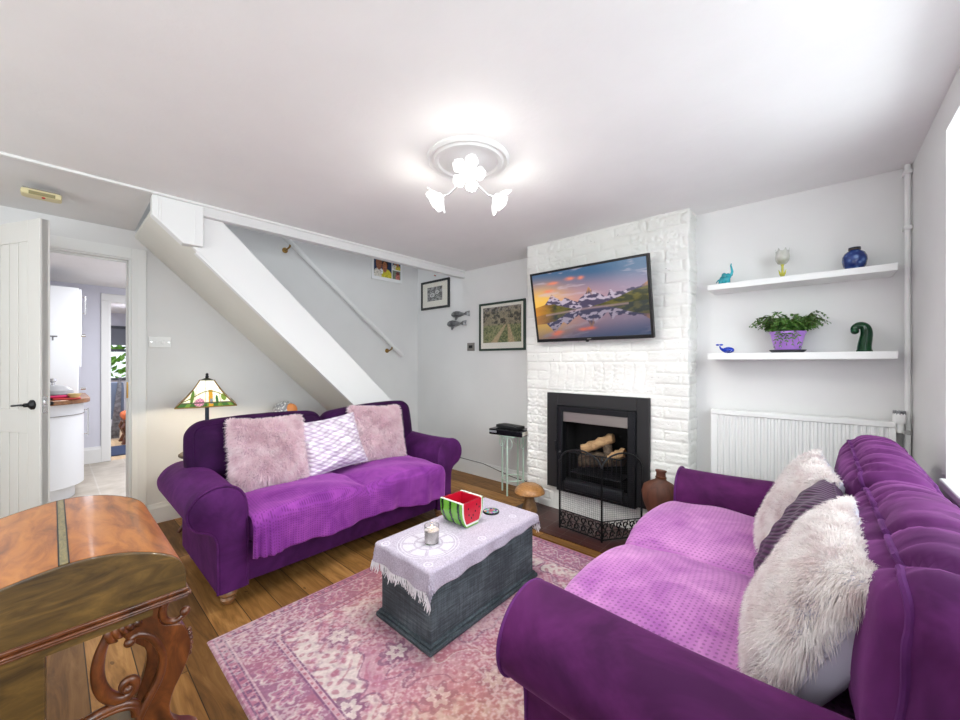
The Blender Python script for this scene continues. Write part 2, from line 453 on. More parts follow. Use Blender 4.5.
# beam at the stair opening with its bead
struct('trim_1', G().bx(-3.07, .41, 2.205, -3.002, YF, ZC+.12), M['wall'], 'boxed edge of the stair opening', bevel=.003)
struct('trim_2', G().bx(-3.012, YR, ZC-.014, -2.985, YF, ZC+.002), M['trimw'], 'thin white bead along the ceiling joint', bevel=.004)
# baseboards
def skirt(name, pts, label):
    for (a, b) in pts: pass
def skirting(name, x0, y0, x1, y1, nrm, label, h=.15):
    g = G(); nx, ny = nrm; prof = [(0,0),(.018,0),(.018,h-.035),(.012,h-.02),(.008,h),(0,h)]
    vs = []
    for (x, y) in ((x0,y0),(x1,y1)):
        for d, z in prof: vs.append((x+nx*d, y+ny*d, z))
    n = len(prof); fs = [(i, (i+1)%n, (i+1)%n+n, i+n) for i in range(n)]+[tuple(range(n)), tuple(range(2*n-1, n-1, -1))]
    g.add(vs, fs); return struct(name, g, M['trimw'], label, smooth=0)
skirting('baseboard_left', XL, .48, XL, YF, (1,0), 'white skirting board along the stair wall')
skirting('baseboard_far', XL, YF, -1.95, YF, (0,-1), 'white skirting board under the framed pictures')
skirting('baseboard_alcove', -.64, 3.01, XR, 3.01, (0,-1), 'white skirting board in the alcove')
skirting('baseboard_right', XR, YR, XR, 3.01, (-1,0), 'white skirting board under the window')
skirting('baseboard_rear', XL, YR, XR, YR, (0,1), 'white skirting board behind the viewpoint')
# doorway frame: jambs, head and architrave
g = G()
for y0, y1 in ((.375,.395), (-.375,-.355)): g.bx(XL-T-.01, y0, 0, XL+.002, y1, 2.01)
g.bx(XL-T-.01, -.37, 2.01, XL+.002, .39, 2.035)
d = struct('door_1', g, M['trimw'], 'white doorway lining to the kitchen', bevel=.003)
a = G()
a.prism([(0,0),(.022,0),(.022,.02),(.014,.05),(.018,.085),(0,.085)], 'z', 0, 2.1)
a.v = [(XL+p[0], .475-p[1], p[2]) for p in a.v]
a.bx(XL, -.47, 2.02, XL+.016, .475, 2.10); a.bx(XL, -.47, 0, XL+.016, -.375, 2.02)
obj('architrave', a, M['trimw'], d, bevel=.003, smooth=20)
st = G().bx(XL-.06, .366, 0, XL-.045, .376, 1.995); st.bx(XL-.06, -.356, 1.995, XL-.045, .376, 2.011)
obj('door_stop', st, M['trimw'], d, bevel=.002)
obj('strike_plate', G().bx(XL-.035, .366, .98, XL-.005, .376, 1.10), M['brass'], d, label='brass strike plate')

# ------------------------------------------------------------------ chimney breast (painted brick, real relief)
def brick_h(u, z, soldier=None):
    rh, bw = .078, .23
    uu = u+.006*np.sin(z*9)+.004*(fbm(u*9, z*9, 3, 5)-.5)*4; zz = z+.010*(fbm(u*3.5, z*5, 3, 2)-.5)*2
    row = np.floor(zz/rh); fz = zz/rh-row
    off = np.where(row % 2 == 0, 0, .5); q = uu/bw+off; fu = q-np.floor(q)
    cid = np.floor(q)*7.13+row*3.7
    dm = np.minimum(np.minimum(fz, 1-fz)*rh, np.minimum(fu, 1-fu)*bw)
    h = sstep(.001, .011, dm)*.0075
    h = h+(vnoise(cid*1.7, cid*.9, 8)-.5)*.006*sstep(0, .014, dm)
    return h, dm
def brick_rel(u, z):
    h, dm = brick_h(u, z)
    # soldier course over the fireplace
    band = (z > 1.03) & (z < 1.25) & (u > -1.74) & (u < -.86)
    q = (u+.01*np.sin(z*20))/.078; fu = q-np.floor(q)
    ds = np.minimum(np.minimum(fu, 1-fu)*.078, np.minimum(np.abs(z-1.03), np.abs(1.25-z)))
    hs = sstep(.001, .010, ds)*.0075+(vnoise(np.floor(q)*3.1, np.floor(q)*1.3, 4)-.5)*.004
    h = np.where(band, hs, h)
    low = z < .2; q = u/.105; fu = q-np.floor(q); ds = np.minimum(fu, 1-fu)*.105
    h = np.where(low & (u > -1.7) & (u < -.9), sstep(.001, .008, ds)*.006, h)
    h = h+(fbm(u*5, z*5, 4, 11)-.5)*.022
    rough = sstep(.5, .72, fbm(u*2.6, z*2.6, 3, 21))
    h = h-rough*.018*np.abs(fbm(u*34, z*34, 3, 31)-.5)*2
    pits = vnoise(u*55, z*55, 41); h = h-sstep(.90, .98, pits)*.010
    return h
cx0, cx1, cy = -1.952, -.645, 2.832
g = G(); ox0, ox1, oz0, oz1 = -1.60, -1.0, .22, .875
nu, nz = 190, 300
U = np.linspace(cx0, cx1, nu+1); Zz = np.linspace(0, ZC+.02, nz+1); UU, ZZ = np.meshgrid(U, Zz, indexing='ij')
Hh = brick_rel(UU, ZZ)
edge = .010*(fbm(ZZ*7, ZZ*0+.5, 4, 51)-.5)*2
XX = UU.copy()
XX[0, :] += edge[0, :]-.004; XX[1, :] += edge[0, :]*.6
XX[-1, :] += edge[-1, :]*.8
Yg = cy-Hh; Yg[0, :] += .012; Yg[-1, :] += .010
V = np.stack([XX, Yg, ZZ], -1).reshape(-1, 3)
F = []
for i in range(nu):
    for j in range(nz):
        uc = (U[i]+U[i+1])/2; zc = (Zz[j]+Zz[j+1])/2
        if ox0 < uc < ox1 and oz0 < zc < oz1: continue
        a = i*(nz+1)+j; F.append((a, a+nz+1, a+nz+2, a+1))
g.add(V, F)
for sx, xx0, yb in ((-1, cx0, YF+.01), (1, cx1, 3.02)):
    Yv = np.linspace(cy+.010, yb, 30); Y2, Z2 = np.meshgrid(Yv, Zz, indexing='ij')
    h2 = brick_rel(Y2+1.3, Z2)
    Ed = edge[0, :]-.004 if sx < 0 else edge[-1, :]*.8
    Xs = xx0+sx*h2; Xs[0, :] = xx0+Ed; Y2[0, :] = cy+.010-(Hh[0 if sx < 0 else -1, :]) if True else Y2[0, :]
    n0 = len(g.v); g.v += [tuple(p) for p in np.stack([Xs, Y2, Z2], -1).reshape(-1, 3)]
    for i in range(29):
        for j in range(nz):
            a = n0+i*(nz+1)+j; g.f.append((a, a+nz+1, a+nz+2, a+1))
bm_ = NM('painted_brick_wall')
v_ = bm_.coord()
n1 = bm_.noise(v_, 26, 5, .65); n2 = bm_.noise(bm_.coord(loc=(3,1,2)), 60, 3, .5)
c_ = bm_.ramp(bm_.noise(v_, 3, 4), [(.3,(234,233,228)),(.7,(245,244,240))])
c_ = bm_.mix(bm_.math('MULTIPLY', bm_.math('GREATER_THAN', n2, .735), .75), c_, (96,84,74))
bm_.set(Base_Color=c_, Roughness=.6, Specular_IOR_Level=.35); bm_.bump(n1, .8, .010)
M['brickw'] = bm_.m
struct('wall_chimney', g, M['brickw'], 'white painted brick chimney breast', smooth=60)
# hearth of dark tiles with oak edging
struct('floor_hearth', G().bx(-1.93, 2.37, 0, -.70, 2.86, .014), M['hearth'], 'dark red tiled hearth', smooth=0)
bd = G().bx(-2.0, 2.30, 0, -.66, 2.37, .010); bd.bx(-2.0, 2.37, 0, -1.93, 2.86, .010)
struct('trim_3', bd, M['floor'], 'oak border boards around the hearth', smooth=0)

# ------------------------------------------------------------------ kitchen beyond the doorway
struct('floor_kitchen', G().bx(-6.72, -1.2, -.06, XL-T, 1.7, -.002), M['tiles'], 'stone tile floor of the kitchen')
struct('floor_utility', G().bx(-10.2, -.4, -.06, -6.72, 2.2, -.002), M['palefloor'], 'pale board floor of the furthest room')
g = G(); g.bx(-6.82, -1.2, 0, -6.70, .47, 2.25); g.bx(-6.82, .47, 2.03, -6.70, 1.25, 2.25); g.bx(-6.82, 1.25, 0, -6.70, 1.8, 2.25)
struct('wall_kitchen', g, M['lav'], 'lavender kitchen wall around the second doorway')
g = G(); g.bx(-6.8, -1.3, 0, XL-T, -1.2, 2.25); g.bx(-6.8, 1.7, 0, XL-T, 1.8, 2.25)
struct('wall_kitchen_side', g, M['lav'], 'side walls of the kitchen')
struct('ceiling_kitchen', G().bx(-10.2, -1.3, 2.2, XL-T, 2.3, 2.26), M['ceil'], 'white kitchen ceiling')
g = G(); g.bx(-10.2, -.5, 0, -6.82, -.4, 2.2); g.bx(-10.2, 2.2, 0, -6.82, 2.3, 2.2)
g.bx(-10.3, -.5, 0, -10.2, .70, 2.2); g.bx(-10.3, 1.6, 0, -10.2, 2.3, 2.2); g.bx(-10.3, .7, 0, -10.2, 1.6, .9); g.bx(-10.3, .7, 1.95, -10.2, 1.6, 2.2)
g.bx(-9.2, .9, 0, -8.6, 2.2, 2.2)
struct('wall_utility', g, M['lav'], 'walls of the furthest room')
skirting('baseboard_kitchen', -6.70, -1.2, -6.70, .42, (1,0), 'tall white skirting on the lavender kitchen wall', .2)
g = G(); g.bx(-6.83, .47, 0, -6.69, .49, 2.01); g.bx(-6.83, 1.23, 0, -6.69, 1.25, 2.01); g.bx(-6.83, .47, 2.01, -6.69, 1.25, 2.03)
d2 = struct('door_2', g, M['trimw'], 'white doorway lining at the far side of the kitchen')
a = G(); a.bx(-6.70, .40, 0, -6.68, .475, 2.02); a.bx(-6.70, 1.245, 0, -6.68, 1.32, 2.02); a.bx(-6.70, .40, 2.02, -6.68, 1.32, 2.11)
obj('architrave', a, M['trimw'], d2, bevel=.004)
# kitchen base unit with curved end
def dshape(x0, x1, y0, y1, r, n=12):
    # corner at (x1,y1) is rounded with radius r
    p = [(x0,y0),(x1,y0)]
    for k in range(n+1):
        t = PI/2*k/n; p.append((x1-r+r*math.cos(t), y1-r+r*math.sin(t)))
    p.append((x0,y1)); return p
M['cab'] = plain('white_cabinet', (236,238,240), .35)
M['cabwood'] = wood('oak_worktop', [(.3,(112,70,38)),(.7,(164,112,66))], (2,9,9), 3, .4, 1, .3)
k = thing('kitchen_cabinet', 'white curved-end kitchen base cabinet seen through the doorway', 'cabinet', (-5.3,-.2,0), world=True)
obj('body', G().prism(dshape(-6.0,-4.95,-.80,.20,.34), 'z', .12, .87), M['cab'], k, bevel=.004)
obj('plinth', G().prism(dshape(-6.0,-5.0,-.78,.14,.30), 'z', 0, .12), M['cab'], k)
obj('top_rail', G().prism(dshape(-6.0,-4.945,-.80,.205,.34), 'z', .765, .77), M['steel'], k)
hd = G().tube([(-5.6,.24,.50),(-5.6,.24,.78)], .008); hd.tube([(-5.6,.2,.52),(-5.6,.24,.52)], .006); hd.tube([(-5.6,.2,.76),(-5.6,.24,.76)], .006)
obj('handle', hd, M['chrome'], k)
w = tag(obj('worktop', G().prism(dshape(-6.0,-4.90,-.82,.24,.34), 'z', .872, .915), M['cabwood'], bevel=.008), 'brown wooden worktop on the curved kitchen cabinet', 'worktop')
k = thing('tall_kitchen_cabinet', 'tall white kitchen wall cabinet above the wooden worktop', 'cabinet', (-5.7,-.3,.95), world=True)
obj('body', G().bx(-6.2,-.8,.918,-5.6,.175,2.0), M['cab'], k, bevel=.004)
obj('door', G().bx(-6.19,.177,1.2,-5.61,.195,1.99), M['cab'], k, bevel=.003)
hd = G().tube([(-5.66,.225,1.74),(-5.66,.225,1.93)], .007); hd.tube([(-5.66,.195,1.75),(-5.66,.225,1.75)], .005); hd.tube([(-5.66,.195,1.92),(-5.66,.225,1.92)], .005)
obj('handle', hd, M['chrome'], k)
for z in (.98, 1.52): obj('hinge_knob', G().tube([(-5.62,.19,z),(-5.62,.225,z)], .014), M['chrome'], k)
obj('splash_panel', G().bx(-5.6,-.5,.93,-5.592,.165,1.62), plain('gloss_white', (238,242,244), .1), k)
hk = G().tube([(-5.59,-.03,1.50),(-5.55,-.03,1.50),(-5.55,.03,1.50)], .007); hk.tube([(-5.55,.0,1.50),(-5.55,.0,1.46)], .006)
obj('towel_hook', hk, M['pewter'], k)
# things on the worktop
k = thing('cake_dome', 'grey domed dish with a knob on the kitchen worktop', 'dish', (-5.15,-.0,.915))
obj('dish', G().lathe([(0,0),(.10,0),(.14,.035),(.145,.045),(.13,.05),(0,.05)]), M['pewter'], k)
obj('dome', G().lathe([(.13,.05),(.125,.08),(.09,.11),(.04,.125),(0,.13)]), plain('grey_ceramic', (150,150,152), .3), k)
obj('knob', G().lathe([(.012,.125),(.012,.15),(.026,.165),(.02,.185),(0,.19)], n=16), M['chrome'], k)
tag(obj('serving_tray', G().prism([(-5.16,.0),(-4.96,.0),(-4.96,.17),(-5.16,.17)], 'z', .916, .93), plain('red_tray', (196,70,62), .4), bevel=.004), 'red tray at the corner of the kitchen worktop', 'tray')
tag(obj('folded_cloth', G().bx(-5.10,-.02,.931,-5.0,.09,.955), plain('pink_cloth', (214,60,112), .8), bevel=.01), 'bright pink cloth on the red kitchen tray', 'cloth')
tag(obj('small_bowl', G().lathe([(0,0),(.03,0),(.045,.035),(.04,.035),(.026,.006),(0,.006)], (-5.0,.13,.931), 20), plain('cream_bowl', (216,190,130), .4)), 'small cream bowl on the red kitchen tray', 'bowl')
# furthest room
tag(obj('door_mat', G().bx(-7.75,.50,0,-6.98,1.1,.012), plain('navy_mat', (38,52,82), .95, bump=.5, bsc=60), bevel=.004), 'dark blue ribbed mat beyond the kitchen', 'mat')
k = thing('footstool', 'small dark wooden stool with an orange upholstered seat beyond the kitchen', 'stool', (-8.05,.90,0))
g = G(); rbox(g, (0,0,.42), (.2,.2,.06), .05, 6, (0,0,.02)); obj('seat', g, plain('orange_fabric', (196,98,52), .8), k)
obj('seat_frame', G().bx(-.19,-.19,.32,.19,.19,.37), M['carved'], k, bevel=.01)
for sx in (-1,1):
    for sy in (-1,1):
        obj('leg', G().tube([(sx*.15,sy*.15,.33),(sx*.19,sy*.19,.25),(sx*.15,sy*.15,.12),(sx*.18,sy*.19,.0)], [.035,.028,.02,.026]), M['carved'], k)
k = thing('folding_rack', 'grey folding clothes rack leaning in the furthest room', 'rack', (-8.45,.66,0))
g = G()
for q in range(6): g.tube([(0,-.05+.02*q,.02),(-.06*1,.06+.02*q*.2,1.0)], .010)
obj('frame', g, M['pewter'], k)
g = G(); rbox(g, (-.1,.03,.62), (.04,.09,.30), .03, 5); obj('grey_cover', g, plain('slate_fabric', (96,108,128), .8), k)
k = thing('garden_door', 'dark framed glazed door with greenery outside in the furthest room', 'door', (-10.18,1.15,0), world=True)
g = G()
for a in ((-10.22,.70,.9,-10.16,.74,1.95), (-10.22,1.56,.9,-10.16,1.6,1.95), (-10.22,.7,1.45,-10.16,1.6,1.5), (-10.22,.7,1.9,-10.16,1.6,1.95), (-10.22,.7,.9,-10.16,1.6,.94)): g.bx(*a)
obj('frame', g, plain('anthracite', (70,74,82), .5), k)
obj('blind', G().bx(-10.19,.74,1.58,-10.18,1.56,1.90), plain('grey_blind', (120,124,134), .7), k, label='grey roller blind')
M['bushleaf'] = plain('garden_leaves', (120,160,70), .7, nsc=20, var=.4)
struct('ground_garden', G().bx(-13.5,-1,-.06,-10.3,3.5,0), plain('lawn', (110,140,80), .9, nsc=8, var=.3), 'patch of lawn outside the furthest door')
g = G(); R = random.Random(5); g.tube([(-11.2,1.2,0),(-11.2,1.2,1.2)], .05, 8)
for i in range(500):
    c = Vector((-11.2+R.uniform(-.4,.4), R.uniform(.2,2.2), R.uniform(.2,2.0))); a = Vector((R.gauss(0,1),R.gauss(0,1),R.gauss(0,1))).normalized()*.09; b = a.orthogonal().normalized()*.05
    g.add([c-a, c+b, c+a, c-b], [(0,1,2,3)])
tag(obj('garden_bush', g, M['bushleaf'], loc=(-11.2,1.2,0)), 'green leafy bush outside the furthest glazed door', 'bush')
# ------------------------------------------------------------------ open door leaf
ang = math.atan2(.337, .714)
dl = thing('panelled_door', 'white tongue-and-groove door standing open at the left edge', 'door', (-3.83,-.365,0), ang)
M['doorw'] = plain('door_paint', (222,219,214), .5, bump=.06, bsc=12, bd=.003)
W, HT = .79, 2.02
g = G(); g.bx(0,-.014,.005,W,.014,HT)
for a in ((W-.105,-.021,.005,W,.021,HT), (0,-.021,.005,.105,.021,HT), (.105,-.021,HT-.115,W-.105,.021,HT), (.105,-.021,.005,W-.105,.021,.2), (.105,-.021,.86,W-.105,.021,.99)): g.bx(*a)
obj('leaf', g, M['doorw'], dl, bevel=.002)
for side in (-1, 1):
    g = G(); n = 7; x = .107; pw = (W-.214)/n
    for i in range(n):
        for z0, z1 in ((.2,.86),(.99,HT-.115)):
            y0, y1 = (.0135,.0178) if side > 0 else (-.0178,-.0135)
            g.bx(x+i*pw+.006, y0, z0, x+(i+1)*pw-.006, y1, z1)
    obj('boards', g, M['doorw'], dl, bevel=.002)
    s = side
    hh = obj('handle_rose', G().lathe([(0,0),(.026,0),(.026,.008),(.018,.014),(.011,.02),(.011,.034),(0,.034)], n=24).xf(Matrix.Translation((W-.055,.021*s,1.02)) @ Matrix.Rotation(-s*PI/2, 4, 'X')), M['black'], dl)
    obj('lever', G().tube([(W-.055,s*.054,1.02),(W-.08,s*.057,1.02),(W-.12,s*.056,1.017),(W-.155,s*.054,1.014),(W-.17,s*.052,1.014)], [.009,.0085,.007,.009,.005], flat=.7), M['black'], dl)
obj('latch_plate', G().bx(W-.001,-.010,.975,W+.002,.010,1.065), M['chrome'], dl, label='silvery latch plate')
obj('latch_bolt', G().bx(W,-.007,1.02,W+.009,.007,1.045), M['chrome'], dl, bevel=.002)
for z in (.25, 1.78): obj('hinge', G().tube([(-.006,.0,z-.05),(-.006,.0,z+.05)], .008), M['chrome'], dl)

# ------------------------------------------------------------------ staircase
sc_ = thing('staircase', 'white closed-string staircase rising over the left sofa', 'staircase', (-3.4,1.5,0), world=True)
sx0, sx1 = -3.085, -3.045
obj('string_board', G().prism([(.60,2.0065),(.60,2.222),(.761,2.222),(2.371,.678),(2.371,.301)], 'x', sx0, sx1), M['stairw'], sc_, bevel=.004)
obj('string_lip', G().prism([(.631,1.976),(.62,1.965),(2.36,.29),(2.371,.301)], 'x', sx0, sx1+.006), M['stairw'], sc_, bevel=.002)
g = G(); g.prism([(.412,2.21),(.412,2.187),(2.50,.178),(2.53,.178),(2.53,.20)], 'x', XL+.001, sx0)
M['soffit'] = wallmat('soffit_paint', (236,234,226))
obj('soffit', g, M['soffit'], sc_)
for kk in range(1, 11):
    y = 2.99-.2085*kk; z = .2*kk
    obj('tread', G().bx(XL+.001, y-.2085, z-.03, sx0, y+.02, z), M['stairw'], sc_, bevel=.006)
    obj('riser', G().bx(XL+.001, y-.006, z-.2, sx0, y+.006, z-.03), M['stairw'], sc_)
obj('newel_post', G().bx(-3.09,2.30,0,-3.04,2.372,.66), M['stairw'], sc_, bevel=.004)
bk = G().prism([(.398,2.264),(.398,2.142),(.547,2.002),(.655,2.001),(.655,2.264)], 'x', -3.07, -2.998)
obj('boxed_newel', bk, M['stairw'], sc_, bevel=.004)
for y, z0 in ((.425,2.124),(.438,2.112),(.610,2.008)): obj('bead', G().tube([(-2.9975,y,z0),(-2.9975,y,2.262)], .0028, 6), M['stairw'], sc_)

hr = thing('handrail', 'white round handrail fixed to the stairwell wall', 'handrail', (-3.765,2.2,1.8), world=True)
a, b = Vector((-3.765,1.25,2.602)), Vector((-3.765,2.82,1.329)); dv = (b-a).normalized()
obj('rail', G().tube([a, a+dv*.01, b-dv*.01, b], [.018,.024,.024,.018], 16), M['stairw'], hr, smooth=50)
for t in (.165, .905):
    p = a+(b-a)*t
    g = G().lathe([(0,0),(.026,0),(.026,.006),(.014,.012),(0,.012)], n=20).xf(Matrix.Translation((XL,p.y-.02,p.z-.065)) @ Matrix.Rotation(PI/2,4,'Y'))
    g.tube([(XL+.01,p.y-.02,p.z-.065),(XL+.05,p.y-.02,p.z-.065),(XL+.08,p.y-.008,p.z-.045),(XL+.08,p.y,p.z-.02)], [.008,.008,.008,.010], 10)
    obj('bracket', g, M['brass'], hr, label='brass wall bracket')

# ------------------------------------------------------------------ pictures painted per vertex
def picture(g, x0, y0, z0, ux, uz, nu, nv, fn):
    # g: new builder; plane starting at corner with edge vectors ux (width) and uz (height)
    U, V = np.meshgrid(np.linspace(0,1,nu+1), np.linspace(0,1,nv+1), indexing='ij')
    ux = np.array(ux); uz = np.array(uz)
    P = np.array([x0,y0,z0])+U[..., None]*ux+V[..., None]*uz
    g.v = [tuple(p) for p in P.reshape(-1, 3)]
    g.f = [(i*(nv+1)+j, (i+1)*(nv+1)+j, (i+1)*(nv+1)+j+1, i*(nv+1)+j+1) for i in range(nu) for j in range(nv)]
    return fn(U, V).reshape(-1, 3)
def pic_tv(U, V):
    def land(U, V):
        sky = mixc(np.broadcast_to(rgb(206,150,146), U.shape+(3,)).copy(), np.broadcast_to(rgb(58,98,136), U.shape+(3,)), sstep(.55, .98, V+.12*U-.03))
        sky = mixc(sky, np.broadcast_to(rgb(150,146,180), U.shape+(3,)), .55*sstep(.3, .6, V)*(1-sstep(.6,.95,V))*sstep(.2,.9,U))
        gl = np.exp(-((U-.06)**2/.05+(V-.55)**2/.05)); sky = mixc(sky, np.broadcast_to(rgb(250,196,84), U.shape+(3,)), np.clip(gl*1.1,0,1))
        cl = sstep(.58, .75, fbm(U*5+V*2, V*14, 4, 3))*sstep(.55,.7,V); sky = mixc(sky, np.broadcast_to(rgb(214,196,206), U.shape+(3,)), cl*.5)
        for cu, cv, su in ((.2,.84,.05),(.37,.87,.04),(.47,.86,.025),(.16,.73,.05)):
            w = np.exp(-((U-cu)**2/su**2+(V-cv)**2/.022**2))*(.5+fbm(U*30,V*40,3,9)); sky = mixc(sky, np.broadcast_to(rgb(246,140,104), U.shape+(3,)), np.clip(w*1.2,0,1)*.85)
        rx = [0,.08,.13,.18,.215,.27,.31,.36,.42,.46,.50,.53,.57,.63,.68,.71,.74,.80,.88,.93,1.0]
        rz = [.46,.50,.585,.685,.63,.565,.61,.57,.53,.59,.63,.725,.64,.60,.55,.655,.61,.60,.64,.63,.69]
        ridge = np.interp(U, rx, rz)+(fbm(U*48, U*0, 4, 5)-.5)*.03
        mt = sstep(0,.008, ridge-V)
        sn = fbm(U*22+V*18, V*26-U*9, 4, 7)
        mc = mixc(np.broadcast_to(rgb(74,64,92), U.shape+(3,)).copy(), np.broadcast_to(rgb(196,180,198), U.shape+(3,)), sstep(.52,.62,sn))
        pk = sstep(.1,0.,ridge-V)*sstep(.64,.70,ridge); mc = mixc(mc, np.broadcast_to(rgb(236,168,92), U.shape+(3,)), .6*pk)
        out = mixc(sky, mc, mt)
        h1 = np.interp(U, [0,.1,.2,.3,.42],[.50,.535,.53,.47,.42]); h2 = np.interp(U, [.5,.62,.75,.88,1.],[.43,.465,.52,.60,.64])
        gr = mixc(np.broadcast_to(rgb(104,96,30), U.shape+(3,)).copy(), np.broadcast_to(rgb(52,56,22), U.shape+(3,)), sstep(.35,.65,fbm(U*18,V*30,4,2)))
        gr = mixc(gr, np.broadcast_to(rgb(232,150,40), U.shape+(3,)), np.clip(1-U*5,0,1)*.8)
        out = mixc(out, gr, np.maximum(sstep(0,.008,h1-V)*(U<.42), sstep(0,.008,h2-V)*(U>.5)))
        return out
    sh = np.interp(U, [0,.1,.5,1],[.36,.38,.43,.45])
    top = land(U, V)
    Vr = sh+(sh-V)*.85+.03+(fbm(U*14,V*60,3,4)-.5)*.012
    ref = land(U, np.clip(Vr, 0, 1))*.62+rgb(60,90,130)*.12
    ref = mixc(ref, np.broadcast_to(rgb(52,66,96), U.shape+(3,)), .55*sstep(.3,.0,V))
    for cu, cv in ((.22,.10),(.19,.07),(.45,.12),(.52,.13)):
        w = np.exp(-((U-cu)**2/.04**2+(V-cv)**2/.022**2)); ref = mixc(ref, np.broadcast_to(rgb(226,108,72), U.shape+(3,)), np.clip(w,0,1)*.8)
    out = mixc(ref, top, sstep(0,.006,V-sh))
    return mixc(out, np.broadcast_to(rgb(214,176,172), U.shape+(3,)), .4*np.exp(-((V-(sh-.012))**2/.014**2))*(U>.1)*(U<.85))
def pic_wood(U, V):
    n = fbm(U*14, V*14, 5, 3); n2 = fbm(U*40, V*30, 3, 6)
    c = mixc(np.broadcast_to(rgb(62,58,44), U.shape+(3,)).copy(), np.broadcast_to(rgb(150,138,112), U.shape+(3,)), sstep(.35,.65,n))
    tr = (np.sin(U*38+fbm(U*3,V*3,2,1)*14) > .82)*(V > .5)*(n2>.45); c = mixc(c, np.broadcast_to(rgb(176,160,134), U.shape+(3,)), tr*.5)
    c = mixc(c, np.broadcast_to(rgb(150,146,150), U.shape+(3,)), .5*sstep(.8,1,V)*(n2>.5))
    # grassy track with two ruts
    cen = .62-.18*(V-.0); ground = sstep(.52,.46,V)
    gcol = mixc(np.broadcast_to(rgb(92,108,56), U.shape+(3,)).copy(), np.broadcast_to(rgb(142,142,92), U.shape+(3,)), sstep(.4,.6,n2)); c = mixc(c, gcol, ground*.8)
    for off, wd in ((-.36,.10),(.10,.09)):
        ctr = .66+off*(1-V*1.7); w = wd*(1-V*1.6)+.01
        m = sstep(w, w*.6, np.abs(U-ctr))*(V < .5); c = mixc(c, np.broadcast_to(rgb(190,164,128), U.shape+(3,)), m*.85)
    return c*(.7+.6*n2[..., None])
def pic_bw(U, V):
    n = fbm(U*12, V*12, 4, 8); n2 = fbm(U*45, V*45, 2, 3)
    L = .16+.30*(n > .5)+.2*(n2-.5)
    for cu, cv, a in ((.33,.42,.16),(.66,.6,.13)):
        r = np.hypot((U-cu)/a, (V-cv)/(a*.9)); L = np.where((r < 1.0) & (r > .62), .92, L); L = np.where(r < .5, .7*(n2>.5)+.1, L)
    L = np.clip(L, .02, 1); return np.stack([L, L, L*.97], -1)*.8
def pic_family(U, V):
    c = np.ones(U.shape+(3,))*rgb(242,242,242)
    def cell(a, b, d, e, bg, blobs):
        nonlocal c
        inb = (U > a) & (U < b) & (V > d) & (V < e); u = (U-a)/(b-a); v = (V-d)/(e-d)
        q = np.ones(U.shape+(3,))*rgb(*bg)*(.6+.8*fbm(U*30,V*30,3,4))[..., None]
        for (cu, cv, ru, rv, col) in blobs:
            m = ((u-cu)/ru)**2+((v-cv)/rv)**2 < 1; q = np.where(m[..., None], rgb(*col)*(.35+1.2*fbm(U*34,V*34,3,2))[..., None], q)
        c = np.where(inb[..., None], q, c)
    sk, hr_ = (150,98,72), (50,34,28)
    cell(.06,.36,.80,1.02,(60,70,60),[(.6,.3,.25,.5,sk)]); cell(.37,.64,.80,1.02,(110,90,74),[(.5,.4,.4,.2,(150,120,96))]); cell(.66,.94,.80,1.02,(150,130,190),[(.4,.2,.2,.4,(120,80,70))])
    cell(.06,.64,.10,.78,(36,54,88),[(.3,.08,.34,.34,(222,216,204)),(.72,.05,.30,.36,(214,200,60)),(.28,.66,.17,.33,sk),(.62,.62,.17,.24,hr_),(.60,.50,.13,.26,(176,112,76)),(.45,.25,.05,.10,(240,240,240))])
    cell(.66,.94,.42,.78,(40,60,100),[(.3,.1,.3,.4,(220,214,200)),(.7,.1,.3,.4,(206,190,70)),(.3,.65,.16,.25,sk),(.66,.5,.14,.25,(176,112,76))])
    cell(.66,.94,.10,.40,(120,130,110),[(.65,.3,.25,.5,(196,120,110)),(.65,.7,.2,.2,(120,60,60))])
    return c
def framed(name, label, x0, x1, z0, z1, y, fmat, fw, mat_in, fn, n, depth=.022, axis='y'):
    t = thing(name, label, 'picture', ((x0+x1)/2, y, z0), world=True)
    fr = G()
    for a in ((x0,y-depth,z0,x0+fw,y-.001,z1), (x1-fw,y-depth,z0,x1,y-.001,z1), (x0+fw,y-depth,z0,x1-fw,y-.001,z0+fw), (x0+fw,y-depth,z1-fw,x1-fw,y-.001,z1)): fr.bx(*a)
    obj('frame', fr, fmat, t, bevel=.002)
    obj('mount', G().bx(x0+fw,y-.012,z0+fw,x1-fw,y-.002,z1-fw), M['paper'], t, label='cream mount')
    l, r, b, tp = mat_in
    g = G(); cs = picture(g, x0+l, y-.0128, z0+b, (x1-x0-l-r,0,0), (0,0,z1-z0-b-tp), n, n, fn)
    obj('print', g, M['print'], t, smooth=0, cols=cs)
    gg = NM('picture_glass'); tr = gg.new('ShaderNodeBsdfTransparent'); gl = gg.new('ShaderNodeBsdfGlossy'); gl.inputs['Roughness'].default_value = .03
    mx = gg.new('ShaderNodeMixShader'); mx.inputs[0].default_value = .04; gg.l.new(tr.outputs[0], mx.inputs[1]); gg.l.new(gl.outputs[0], mx.inputs[2]); gg.l.new(mx.outputs[0], gg.out.inputs[0])
    obj('glass', G().bx(x0+fw,y-.017,z0+fw,x1-fw,y-.015,z1-fw), gg.m, t)
    return t
M['print'] = colmat('printed_paper', .6).m
framed('framed_picture', 'small black framed black-and-white print with cream mount near the stairs', -3.757, -3.246, 1.900, 2.250, YF, M['framek'], .026, (.115,.125,.10,.08), pic_bw, 90)
framed('framed_picture', 'larger dark green framed woodland track print left of the chimney breast', -2.772, -2.162, 1.370, 1.880, YF, M['frameg'], .022, (.055,.05,.085,.05), pic_wood, 120)
t = thing('photo_collage', 'white bordered collage of family photographs high on the stairwell wall', 'picture', (XL,2.64,2.213), world=True)
